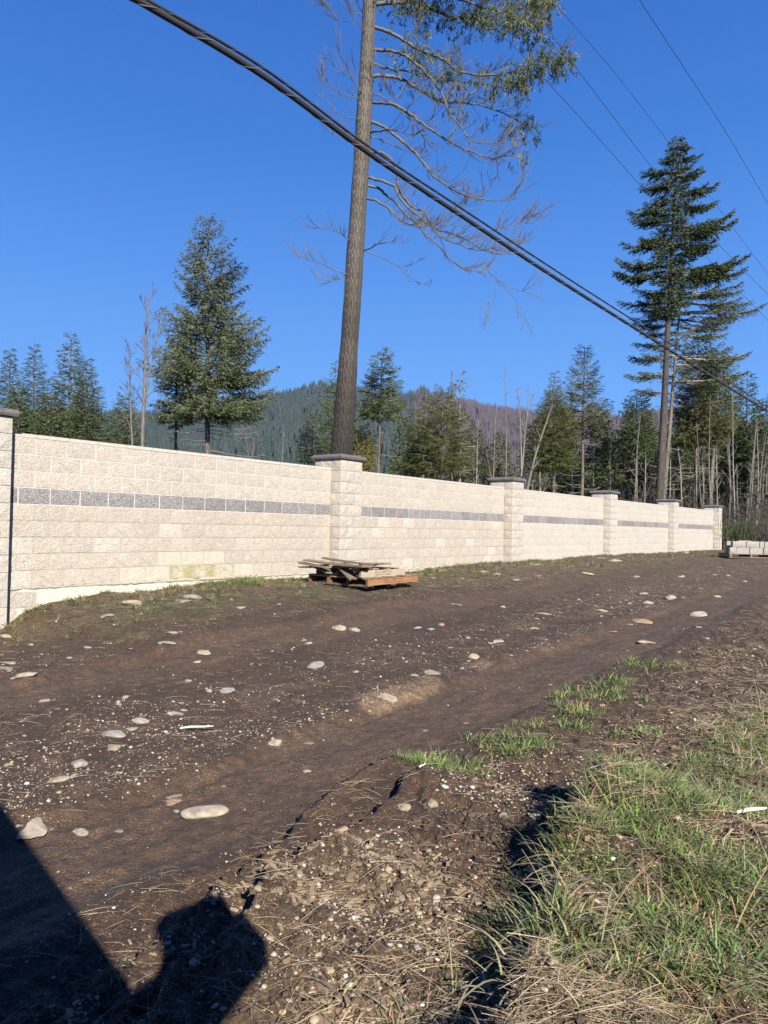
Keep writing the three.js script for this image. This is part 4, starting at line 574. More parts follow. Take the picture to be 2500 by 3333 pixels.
{ // the wood's depth: brush, twigs and far crowns that nobody could count
  const r = rngOf(77), tb = new MB(), nb = new MB();
  for (let i = 0; i < 3600; i++) {
    const xd = r() < 0.55 ? lerp(1250, 1780, r()) : lerp(640, 1780, r()), d = lerp(34, 62, r()), q = at(xd, 1100, d), y = landY(q.x, q.z, false), h = lerp(0.7, 3.4, r() * r()) * (xd > 1250 ? 1.25 : 0.85), e = V((r() - 0.5) * 0.9, 1, (r() - 0.5) * 0.9).normalize(), p = [V(q.x, y, q.z)];
    for (let k = 1; k <= 3; k++) { e.x += (r() - 0.5) * 0.5; e.z += (r() - 0.5) * 0.5; e.normalize(); p.push(p[k - 1].clone().addScaledVector(e, h / 3)); }
    const t = 0.22 + 0.75 * r() * r() * r(); tb.tube(p, u => 0.020 * (1 - 0.7 * u), 3, [t, t * 0.93, t * 0.88]);
    for (let k = 0; k < 3; k++) { const a = p[1 + Math.floor(r() * 2)], f = V((r() - 0.5) * 2, r() - 0.1, (r() - 0.5) * 2).normalize(); tb.tube([a, V().copy(a).addScaledVector(f, h * 0.2), V().copy(a).addScaledVector(f, h * 0.4).add(V(0, 0.1, 0))], [0.010, 0.008, 0.004], 3, [t, t * 0.93, t * 0.88]); }
  }
  single('undergrowth', tb.geo(), M.twig, 'grey-brown leafless brush in the wood behind the wall', null, null, 'stuff');
  for (let i = 0; i < 76000; i++) { const xd = i % 4 ? lerp(600, 1800, Math.pow(r(), 0.7)) : lerp(1430, 1800, r()), d = lerp(70, 125, r()), q = at(xd, 1100, d), hh = (xd > 1380 ? 11.5 : xd > 1150 ? 8 : 5.5) * (0.8 + 0.35 * vnoise(xd * 0.045, 3, 8)); const y = landY(q.x, q.z, false) + hh * Math.pow(r(), 0.8), k = 0.5 + r(); nb.leaf(V(q.x, y, q.z), V(r() - 0.5, r() - 0.6, r() - 0.5).normalize(), 0.5 + 0.7 * r(), 0.16 + 0.14 * r(), V(r() - 0.5, 1, r() - 0.5), [0.036 * k, 0.048 * k, 0.024 * k]); }
  for (let i = 0; i < 16000; i++) { const xd = lerp(880, 1800, Math.pow(r(), 0.8)), d = lerp(50, 72, r()), q = at(xd, 1100, d), y = landY(q.x, q.z, false) + 3.4 * r(), k = 0.3 + 0.6 * r(); nb.leaf(V(q.x, y, q.z), V(r() - 0.5, r() - 0.6, r() - 0.5).normalize(), 0.5 + 0.6 * r(), 0.12 + 0.14 * r(), V(r() - 0.5, 1, r() - 0.5), [0.034 * k, 0.036 * k, 0.020 * k]); }
  single('woods', nb.geo(), M.needles, 'dark mass of conifer woods deep behind the wall', null, null, 'stuff');
}
{ // broom bush at the wall's far end
  const r = rngOf(31), q = at(1592, 1178, 35.5), root = thing('broom_bush', 'dark green broom bush between the last pillar and the block stack', 'bush', [q.x, landY(q.x, q.z, false) - 0.05, q.z]), st = new MB(), lf = new MB();
  for (let i = 0; i < 300; i++) { const a = r() * 6.283, op = 0.25 + 0.75 * r(), h = 0.55 + 0.75 * r(), e = V(Math.cos(a) * op, 1, Math.sin(a) * op).normalize(), p = [V(Math.cos(a) * 0.25 * r(), 0, Math.sin(a) * 0.25 * r())]; for (let k = 1; k < 4; k++) { e.y += 0.06; e.x += (r() - 0.5) * 0.25; e.normalize(); p.push(p[k - 1].clone().addScaledVector(e, h / 3)); } const k = 0.6 + 0.7 * r(); st.tube(p, u => 0.012 * (1 - 0.7 * u), 3, [0.16 * k, 0.20 * k, 0.085 * k]); for (let j = 0; j < 12; j++) { const u = 0.35 + 0.65 * r(), b = p[Math.min(3, Math.floor(u * 3 + 0.5))]; lf.leaf(V(b.x + (r() - 0.5) * 0.16, b.y + (r() - 0.5) * 0.22, b.z + (r() - 0.5) * 0.16), V(e.x + (r() - 0.5), 1, e.z + (r() - 0.5)).normalize(), 0.16 + 0.12 * r(), 0.022, V(r() - 0.5, 0, 1), [0.030 * k, 0.048 * k, 0.020 * k]); } }
  part('stems', st.geo(), std([1, 1, 1], { vertexColors: true }), root); part('foliage', lf.geo(), M.needles, root);
}

// ============================================================ overhead cables
{
  const wire = (pts, rad, sides, name, label, mat, twist, cat = 'cable', group) => {
    const cv = new THREE.CatmullRomCurve3(pts.map(([x, y, d]) => at(x, y, d))), n = 90, P = cv.getPoints(n), mb = new MB(); mb.tube(P, () => rad, sides);
    const root = thing(name, label, cat, [0, 0, 0], 0, group); part('cable_core', mb.geo(), mat, root);
    if (twist) { const hb = new MB(), q = [], len = cv.getLength(), N = Math.round(len * 26), T = V(), A = V(), Bn = V(); for (let i = 0; i <= N; i++) { const u = i / N, p = cv.getPointAt(u); cv.getTangentAt(u, T); A.crossVectors(T, V(0, 1, 0)).normalize(); Bn.crossVectors(A, T); const a = u * len * twist; q.push(p.addScaledVector(A, Math.cos(a) * rad * 1.02).addScaledVector(Bn, Math.sin(a) * rad * 1.02)); } hb.tube(q, () => rad * 0.16, 5); part('lashing_wire', hb.geo(), std([0.20, 0.205, 0.21], { roughness: 0.35, metalness: 0.6 }), root); }
  };
  wire([[190, -62, 7.2], [300, 2, 7.6], [560, 158, 8.9], [790, 326, 10.7], [1000, 468, 12.9], [1200, 600, 15.8], [1450, 758, 21], [1665, 893, 30], [1800, 976, 38]], 0.036, 10, 'overhead_cable', 'thicker black lashed cable bundle crossing in front of the tall fir', M.cable, 9);
  wire([[210, -66, 7.3], [312, -4, 7.7], [560, 141, 9.0], [790, 312, 10.8], [1000, 452, 13], [1200, 584, 15.9], [1450, 744, 21.1], [1665, 884, 30.1], [1800, 970, 38.1]], 0.018, 8, 'overhead_cable', 'thinner black cable running just above the thicker lashed one', M.cable, 14);
  const G = 'thin power lines in the sky';
  wire([[960, -40, 24], [1080, 70, 26], [1240, 240, 30], [1455, 480, 38], [1660, 694, 50], [1760, 800, 58]], 0.011, 5, 'power_line', 'lowest thin power line passing in front of the big leaning fir', M.wire, 0, 'power line', G);
  wire([[1100, -60, 23], [1165, 36, 25], [1285, 200, 29], [1480, 450, 38], [1662, 640, 48], [1760, 745, 56]], 0.011, 5, 'power_line', 'middle thin power line crossing the tip of the big leaning fir', M.wire, 0, 'power line', G);
  wire([[1150, -60, 23], [1205, 14, 25], [1330, 160, 30], [1500, 380, 38], [1662, 596, 48], [1760, 720, 56]], 0.009, 5, 'power_line', 'upper of the three close thin power lines', M.wire, 0, 'power line', G);
  wire([[1345, -60, 20], [1383, 2, 21], [1480, 150, 25], [1580, 305, 30], [1662, 445, 35], [1760, 600, 42]], 0.010, 5, 'power_line', 'highest thin power line, alone at the corner of the sky', M.wire, 0, 'power line', G);
}

// ============================================================ pallets and timber
function stencil(bg, grain, ink, seed) {
  const c = document.createElement('canvas'); c.width = 1024; c.height = 192; const x = c.getContext('2d'); x.fillStyle = bg; x.fillRect(0, 0, 1024, 192); const r = rngOf(seed);
  for (let i = 0; i < 260; i++) { x.globalAlpha = 0.10 + 0.16 * r(); x.fillStyle = r() < 0.6 ? grain : '#f2d8b4'; const y = r() * 192; x.fillRect(r() * 700 - 200, y, 200 + r() * 700, 0.8 + r() * 2.2); }
  x.globalAlpha = 0.85; x.fillStyle = ink; x.font = 'bold 66px monospace'; x.textAlign = 'center'; x.fillText('WILLAMETTE', 500, 82); x.fillText('GRAYSTONE', 500, 158);
  x.globalAlpha = 0.55; x.fillStyle = bg; for (let i = 0; i < 240; i++) x.fillRect(280 + r() * 440, 22 + r() * 150, 2 + r() * 9, 1 + r() * 3);
  const t = new THREE.CanvasTexture(c); t.colorSpace = THREE.SRGBColorSpace; return t;
}
function stringer(len, h, w, map, side, parent, x, y, z) {              // a board whose +z face carries the stencil
  const g = new THREE.BoxGeometry(len, h, w), u = g.attributes.uv, n = g.attributes.normal, p = g.attributes.position; for (let i = 0; i < u.count; i++) if (Math.abs(n.getZ(i)) < 0.5) u.setXY(i, p.getX(i) + p.getZ(i), p.getY(i) + p.getZ(i));
  const face = new THREE.MeshStandardMaterial({ map, roughness: 0.9, bumpMap: T_wood, bumpScale: 0.002 }), m = part('stringer', g, [side, side, side, side, face, side], parent); m.position.set(x, y, z); return m;
}
function plankGeo(l, h, w, seed, chip = 0.02) {                          // a weathered board with ragged ends
  const g = new THREE.BoxGeometry(l, h, w, 10, 1, 3), p = g.attributes.position, r = rngOf(seed), off = [0, 1, 2, 3].map(() => (r() - 0.3) * chip * 3), off2 = [0, 1, 2, 3].map(() => (r() - 0.3) * chip * 3), bow = (r() - 0.5) * 0.03;
  for (let i = 0; i < p.count; i++) { const x = p.getX(i), zi = Math.round((p.getZ(i) / w + 0.5) * 3); let nx = x; if (x > l / 2 - 1e-4) nx -= off[zi]; if (x < -l / 2 + 1e-4) nx += off2[zi]; p.setX(i, nx); p.setY(i, p.getY(i) + bow * (1 - Math.pow(2 * x / l, 2))); }
  g.computeVertexNormals(); const u = g.attributes.uv; for (let i = 0; i < p.count; i++) u.setXY(i, p.getX(i) * 0.6 + seed * 0.37, p.getZ(i) * 1.2 + p.getY(i) * 1.2 + seed * 0.21); return g;
}
{
  const C = at(795, 1268, 11.5), [cs, co] = soOf(C.x, C.z), gy = C.y, E = WTURN;      // near corner of the pallet
  const base = toW(cs, co, gy), r = rngOf(8);
  // local frame: x along the wall (away from the viewer), z out of the wall (towards the viewer); the near corner is x = 0, z = 0
  const pal = thing('wooden_pallet', 'weathered wooden pallet with orange-brown stencilled side, lying at the foot of the wall', 'pallet', [base.x, base.y, base.z], E); pal.rotation.z = 0.012;
  const PW_ = 1.30, PD = 1.22, tO = stencil('#7b5433', '#5d3a20', '#2a1810', 3);
  stringer(PW_, 0.095, 0.04, tO, M.woodOrange, pal, PW_ / 2, 0.062, -0.02);
  for (let k = 1; k < 4; k++) part('stringer', plankGeo(PW_, 0.095, 0.045, 40 + k, 0.002), M.woodOrange, pal).position.set(PW_ / 2, 0.062, -0.02 - k * (PD - 0.04) / 3);
  for (let k = 0; k < 7; k++) part('deck_board', plankGeo(0.14, 0.019, PD + 0.01, 50 + k, 0.004).rotateX(0), k % 2 ? M.woodGrey : M.wood, pal).position.set(0.07 + k * 0.192, 0.121, -PD / 2 + 0.004);
  for (let k = 0; k < 3; k++) part('bottom_board', plankGeo(0.14, 0.018, PD, 60 + k, 0.004), M.woodDark, pal).position.set(0.07 + k * 0.58, 0.003, -PD / 2 - 0.002);
  // a broken second pallet piece on top
  const up = toW(cs + 0.02, co - 0.10, gy + 0.135), pb = thing('broken_pallet', 'grey broken pallet piece with stencilled side lying on the wooden pallet', 'pallet', [up.x, up.y, up.z], E - 0.03);
  stringer(1.08, 0.105, 0.04, stencil('#8f8271', '#5c5044', '#383028', 5), M.woodGrey, pb, 0.45, 0.056, 0.0);
  part('stringer', plankGeo(1.02, 0.095, 0.04, 71), M.woodDark, pb).position.set(0.48, 0.052, -0.52);
  part('stringer', plankGeo(0.95, 0.095, 0.04, 72), M.woodDark, pb).position.set(0.5, 0.052, -1.0);
  for (let k = 1; k < 4; k++) part('deck_board', plankGeo(0.14, 0.018, 0.9, 73 + k, 0.03), k % 2 ? M.wood : M.woodGrey, pb).position.set(0.12 + k * 0.24, 0.114, -0.5);
  // loose boards heaped on top
  const boards = [
    [-0.06, -0.60, 0.335, 1.36, 0.20, 1.52, 0.035, 'wood', 'long broad board on top of the heap of broken pallet wood'],
    [0.20, -0.60, 0.362, 1.30, 0.11, 1.36, 0.04, 'wood', 'narrow board crossing the very top of the timber heap'],
    [0.40, -0.62, 0.325, 1.30, 0.15, 1.66, -0.03, 'woodGrey', 'grey board at the back of the timber heap'],
    [-0.12, -0.98, 0.295, 0.70, 0.15, 1.50, 0.06, 'wood', 'short board sticking out of the heap towards the wall'],
    [-0.04, -0.80, 0.262, 1.10, 0.15, 1.60, -0.04, 'woodDark', 'dark board buried in the middle of the timber heap'],
    [0.06, -1.02, 0.215, 0.66, 0.10, 1.12, 0.10, 'woodGrey', 'short grey board lying askew on the pallet end'],
    [0.00, -0.98, 0.270, 0.34, 0.17, 1.40, -0.16, 'woodGrey', 'stubby broad grey board end at the wall side of the heap'],
    [-0.03, -0.42, 0.225, 0.50, 0.17, 1.35, 0.50, 'wood', 'short broad board leaning tilted inside the heap'],
    [0.0, -0.22, 0.235, 0.46, 0.05, 1.05, -0.62, 'wood', 'thin splintered lath leaning against the heap'],
    [0.45, -0.30, 0.295, 1.15, 0.12, 0.12, 0.02, 'woodGrey', 'grey board along the top edge of the broken pallet piece'],
  ];
  boards.forEach(([x, z, y, l, w, turn, tilt, mat, label], i) => { const p = toW(cs + x, co + z, gy + y), m = single('wood_plank', plankGeo(l, 0.022, w, 80 + i, 0.03), M[mat], label, 'plank', 'loose boards on the wooden pallet'); m.position.copy(p); m.rotation.set(0, E + turn, tilt, 'YZX'); });
}
{ // pallet of new wall blocks by the far end of the wall
  const p = at(1576, 1192, 24), gx = p.x, gz = p.z, gy = landY(gx, gz, false), turn = -0.10;
  const pal = thing('wooden_pallet', 'low pallet carrying a stack of new grey blocks at the far end of the wall', 'pallet', [gx, gy, gz], turn);
  for (const x of [0.04, 0.66, 1.28, 1.85]) part('stringer', plankGeo(0.05, 0.09, 1.05, Math.round(x * 50), 0.002), M.woodGrey, pal).position.set(x, 0.06, -0.53);
  for (let k = 0; k < 6; k++) part('deck_board', plankGeo(1.95, 0.02, 0.13, 20 + k, 0.006), M.woodGrey, pal).position.set(0.95, 0.116, -0.07 - k * 0.185);
  for (let k = 0; k < 2; k++) part('bottom_board', plankGeo(1.95, 0.02, 0.13, 30 + k, 0.006), M.wood, pal).position.set(0.95, 0.004, -0.05 - k * 0.9);
  const rt = V(Math.cos(turn), 0, -Math.sin(turn)), bk = V(-Math.sin(turn), 0, -Math.cos(turn)).multiplyScalar(1), rr = rngOf(3);
  const smooth = blockMat([0.36, 0.34, 0.31], { bumpScale: 0.003 }), rough = blockMat([0.40, 0.375, 0.335], { bumpScale: 0.016 });
  const blk = (x, lvl, w, split, label, back = 0.1) => {
    const g = new THREE.BoxGeometry(w - 0.012, 0.19, 0.195, split ? 7 : 1, split ? 4 : 1, 1), q = g.attributes.position; if (split) for (let i = 0; i < q.count; i++) if (q.getZ(i) > 0.09) { const e = Math.abs(q.getX(i)) > (w - 0.02) / 2 || Math.abs(q.getY(i)) > 0.09; q.setZ(i, q.getZ(i) + (e ? 0 : 0.006 + 0.024 * hash2(Math.round(q.getX(i) * 100), Math.round(q.getY(i) * 100), Math.round(x * 10)))); } g.computeVertexNormals(); metreUV(g);
    const m = single('concrete_block', g, split ? rough : smooth, label, 'block', 'new blocks stacked on the far pallet'); m.position.set(gx + rt.x * (x + w / 2) + bk.x * back, gy + 0.126 + 0.096 + lvl * 0.195, gz + rt.z * (x + w / 2) + bk.z * back); m.rotation.y = turn + (rr() - 0.5) * 0.02;
  };
  blk(0, 0, 0.2, 1, 'split-faced end block at the bottom of the stack nearest the last pillar'); blk(0.2, 0, 0.4, 0, 'smooth grey block second from the pillar in the bottom course of the stack'); blk(0.61, 0, 0.4, 0, 'smooth grey block third from the pillar in the bottom course of the stack'); blk(1.03, 0, 0.4, 1, 'split-faced block in the bottom course at the edge of the view'); blk(1.44, 0, 0.4, 1, 'block in the bottom course of the stack cut by the edge of the view');
  blk(0.09, 1, 0.4, 1, 'split-faced block at the pillar end of the upper course'); blk(0.5, 1, 0.4, 1, 'split-faced block in the middle of the upper course'); blk(0.91, 1, 0.14, 0, 'narrow smooth block end in the upper course'); blk(1.06, 1, 0.4, 0, 'smooth block in the upper course at the edge of the view'); blk(1.47, 1, 0.35, 0, 'upper course block cut by the edge of the view');
  blk(0.33, 1.13, 0.4, 0, 'flat topped block standing slightly higher behind the upper course', 0.31);
  for (let k = 0; k < 4; k++) for (let j = 0; j < 2; j++) blk(0.05 + k * 0.43, j, 0.4, 0, 'rear block behind the front row of the stack', 0.52);
}

// ============================================================ stones
const ROCKM = [[0.47, 0.40, 0.30], [0.42, 0.385, 0.335], [0.40, 0.388, 0.365], [0.50, 0.44, 0.35], [0.42, 0.30, 0.20], [0.34, 0.29, 0.23]].map(c => std(c.map(v => v * 0.86), { map: rep(T_rockC, 2), bumpMap: rep(T_rockC, 2), bumpScale: 0.006, roughness: 0.88 }));
function rockGeo(seed, detail = 3, ang = 0.35) {
  const g0 = new THREE.IcosahedronGeometry(0.5, detail), p = g0.attributes.position, v = V(), r = rngOf(seed), cuts = []; for (let k = 0; k < 9; k++) cuts.push([V(r() - 0.5, (r() - 0.3) * 1.2, r() - 0.5).normalize(), 0.27 + 0.17 * r()]);
  for (let i = 0; i < p.count; i++) { v.fromBufferAttribute(p, i); for (const [n, d] of cuts) { const e = v.dot(n) - d; if (e > 0) v.addScaledVector(n, -e * 0.85); } const n = fbm(v.x * 3 + seed, v.y * 3 + v.z * 4, 3, seed); v.multiplyScalar(1 + (n - 0.5) * ang); p.setXYZ(i, v.x, v.y, v.z); }
  g0.deleteAttribute('normal'); const u = g0.attributes.uv; for (let i = 0; i < p.count; i++) u.setXY(i, p.getX(i) * 0.5 + p.getY(i) * 0.3, p.getZ(i) * 0.5 + p.getY(i) * 0.2);
  g0.computeVertexNormals();
  { // smooth the shading across the shared corners
    const acc = new Map(), n = g0.attributes.normal, key = i => Math.round(p.getX(i) * 1e4) + ',' + Math.round(p.getY(i) * 1e4) + ',' + Math.round(p.getZ(i) * 1e4);
    for (let i = 0; i < p.count; i++) { const k = key(i), a = acc.get(k) ?? V(); a.add(V(n.getX(i), n.getY(i), n.getZ(i))); acc.set(k, a); } for (let i = 0; i < p.count; i++) { const a = acc.get(key(i)).clone().normalize(); n.setXYZ(i, a.x, a.y, a.z); }
  }
  return g0;
}
{
  const G = []; for (let k = 0; k < 10; k++) G.push(rockGeo(500 + k * 7, k < 8 ? 3 : 3, 0.30));
  const r = rngOf(66), put = (x, y, w, hgt, c, label, group, sink = 0.44) => {
    const h = hit(x, y), d = Math.hypot(h.x, h.z), W = w / 1652 * d * 1.05, m = single('rock', G[Math.floor(r() * 10)], ROCKM[c], label, 'rock', group), Hh = W * hgt * 0.9; m.scale.set(W, Hh, W * (0.62 + 0.35 * r())); m.position.set(h.x, h.y + Hh * (0.5 - sink), h.z); m.rotation.set((r() - 0.5) * 0.45, (r() - 0.5) * 1.2, (r() - 0.5) * 0.35); return m;
  };
  // [photo x, y, width, height to width, colour, label]
  const big = [
    [445, 1738, 92, 0.36, 3, 'largest tan boulder half buried in mud in the near wheel track'], [284, 1306, 44, 0.42, 3, 'thick tan flat-topped rock on the verge near the first pillar'], [412, 1290, 46, 0.26, 1, 'flat grey rock on the verge before the mossy footing'], [398, 1303, 26, 0.3, 3, 'small tan rock resting against the flat grey verge rock'], [395, 1298, 30, 0.2, 1, 'thin slab under the flat grey verge rock'],
    [733, 1352, 32, 0.62, 0, 'rounded tan rock, first of the pair in mid road'], [766, 1355, 28, 0.52, 1, 'rounded tan rock, second of the pair in mid road'], [679, 1436, 42, 0.36, 2, 'pale grey smooth rock alone in mid road'], [1075, 1389, 26, 0.5, 3, 'round pale rock beside the far wheel track'], [1022, 1419, 30, 0.5, 0, 'round tan rock at the end of the sandy ridge'],
    [1395, 1381, 44, 0.26, 3, 'flat pale rock at the road edge near the straw verge'], [1510, 1323, 48, 0.24, 3, 'long flat pale rock far along the road near the edge of view'], [1450, 1294, 24, 0.7, 0, 'upright egg-shaped tan rock far along the road'], [1390, 1337, 42, 0.22, 4, 'flat brown rock far along the road'], [1320, 1359, 24, 0.3, 4, 'small reddish flat rock in the far wheel track'], [1170, 1328, 42, 0.22, 3, 'flat tan slab in mid road beyond the pair'],
    [490, 1496, 34, 0.42, 2, 'blue-grey rounded rock in the gravel strip'], [451, 1497, 19, 0.6, 2, 'small blue-grey upright stone beside the rounded rock'], [379, 1543, 36, 0.42, 2, 'grey domed rock at the top of the stone trail'], [303, 1560, 42, 0.3, 3, 'pale flat rock, upper one of the stone cluster'], [286, 1577, 36, 0.36, 2, 'pale grey rock in the middle of the stone cluster'], [244, 1593, 56, 0.40, 2, 'largest smooth pale rock of the stone cluster'], [252, 1613, 44, 0.22, 0, 'flat tan rock below the largest smooth pale one'],
    [172, 1652, 36, 0.62, 1, 'domed grey rock with pale top below the stone cluster'], [161, 1676, 24, 0.45, 1, 'small grey stone just under the domed rock'], [130, 1690, 44, 0.34, 3, 'flat tan rock below the domed grey rock'], [596, 1601, 34, 0.55, 3, 'pale triangular rock alone in the near road'], [664, 1592, 30, 0.3, 4, 'brown flat rock near the pale triangular rock'], [377, 1702, 34, 0.24, 3, 'thin pale slab behind the largest boulder'], [370, 1718, 44, 0.22, 4, 'reddish flat stone next to the largest boulder'], [381, 1733, 17, 0.5, 3, 'small pale stone touching the largest boulder'],
    [66, 1784, 78, 0.13, 3, 'broad pale slab half in the van shadow'], [175, 1781, 34, 0.22, 3, 'thin pale stone beside the shaded broad slab'], [257, 1776, 19, 0.4, 1, 'small grey stone in the smooth mud'], [60, 1465, 48, 0.34, 0, 'tan rough rock in the gravel at the road side'], [95, 1505, 22, 0.35, 3, 'small pale stone below the tan rough rock'], [10, 1376, 26, 0.5, 3, 'pale rock at the very edge of view below the first pillar'], [20, 1429, 54, 0.2, 3, 'long flat pale slab at the edge of view'], [8, 1441, 34, 0.4, 5, 'brown rock under the long flat slab'],
    [372, 1367, 30, 0.35, 3, 'pale flat stone on the inner road edge'], [366, 1390, 28, 0.3, 1, 'grey flat stone under the pale flat stone'], [443, 1403, 34, 0.26, 3, 'pale slab in the far wheel track'], [935, 1455, 42, 0.16, 0, 'thin flat stone on the sandy ridge'], [836, 1510, 46, 0.34, 0, 'tan rock lying in the sandy ridge'], [895, 1462, 18, 0.5, 3, 'small round stone above the sandy ridge'], [903, 1357, 19, 0.4, 2, 'small grey stone past the pair of rocks'], [930, 1360, 18, 0.4, 1, 'small stone next to the small grey one past the pair'], [232, 1332, 28, 0.36, 2, 'grey angular rock on the verge'], [519, 1313, 24, 0.4, 0, 'tan stone on the verge before the road'],
    [420, 1254 + 5, 16, 0.5, 1, 'small stone at the foot of the mossy wall'], [704, 1254, 18, 0.8, 1, 'round grey stone propped under the pallet end'], [872, 1801, 30, 0.62, 0, 'tan oblong cobble on the torn shoulder'], [933, 1790, 26, 0.8, 0, 'egg-shaped tan cobble on the torn shoulder'], [1156, 1810, 30, 0.6, 1, 'grey-tan cobble at the grass edge'], [1130, 1853, 18, 0.7, 0, 'small round cobble under the grassy bank'], [866, 2006, 20, 0.8, 3, 'small pale cobble in the dark soil'], [957, 2001, 34, 0.36, 3, 'flat white stone in the dark soil near the bottom'], [1086, 1797, 18, 0.8, 0, 'round tan pebble near the middle of the shoulder'], [1330, 1212, 34, 0.22, 3, 'flat pale slab near the fourth pillar'], [1300, 1206, 30, 0.25, 1, 'flat grey slab beside the pale one near the fourth pillar'], [1318, 1187 + 10, 18, 0.6, 0, 'tan rock at the foot of the fourth pillar'], [1252, 1190, 16, 0.6, 0, 'small tan rock on the verge by the fourth pillar'], [1480, 1196, 14, 0.7, 0, 'round rock at the far verge near the last pillar'], [1565, 1184, 16, 0.7, 3, 'pale rock between the last pillar and the block stack'], [1270, 1240, 30, 0.24, 3, 'flat pale stone beyond the far wheel track'], [1155, 1222, 26, 0.3, 1, 'low stone on the grassy verge by the third pillar'], [1300, 1319, 26, 0.3, 3, 'flat pale stone in far mid road'], [1400, 1303, 26, 0.3, 1, 'grey flat stone in front of the egg-shaped rock'], [985, 1300, 26, 0.24, 3, 'flat stone in the road before the pallet'],
  ];
  for (const [x, y, w, h, c, l] of big) put(x, y, w, h, c, l);
  // further cobbles pressed into the road
  let n = 0; const far = [0, 1, 2, 3, 3, 0, 4];
  while (n < 110) { const x = r() * 1700 - 20, y = 1235 + Math.pow(r(), 1.5) * 560, h = hit(x, y), q = zone(h.x, h.z); if (q.o < 0.4 || q.o > 6.9 || (q.track > 0.6 && r() < 0.75)) continue; put(x, y, 9 + 13 * r() * r(), 0.25 + 0.3 * r(), far[Math.floor(r() * 7)], 'small cobble pressed into the brown dirt road', 'small cobbles of the dirt road', 0.42); n++; }
}

// ============================================================ gravel, clods, straw and grass (nobody could count them)
const inst = (name, geo, mat, list, label) => { const im = new THREE.InstancedMesh(geo, mat, list.length), m = new THREE.Matrix4(), e = new THREE.Euler(), q = new THREE.Quaternion(); list.forEach((a, i) => { m.compose(V(a[0], a[1], a[2]), q.setFromEuler(e.set(a[3], a[4], a[5], 'YXZ')), V(a[6], a[7], a[8])); im.setMatrixAt(i, m); if (a[9]) im.setColorAt(i, a[9]); }); im.name = name; im.castShadow = im.receiveShadow = true; scene.add(im); return tag(im, label, null, null, 'stuff'); };
const scatter = (n, seed, rmin, rmax, pw, fn) => { const r = rngOf(seed), out = []; let tries = 0; while (out.length < n && tries < n * 14) { tries++; const a = (r() - 0.5) * 2 * 31.5 * Math.PI / 180, d = rmin * Math.pow(rmax / rmin, Math.pow(r(), pw)), x = Math.sin(a) * d, z = -Math.cos(a) * d, s = fn(x, z, d, r); if (s) out.push(s); } return out; };
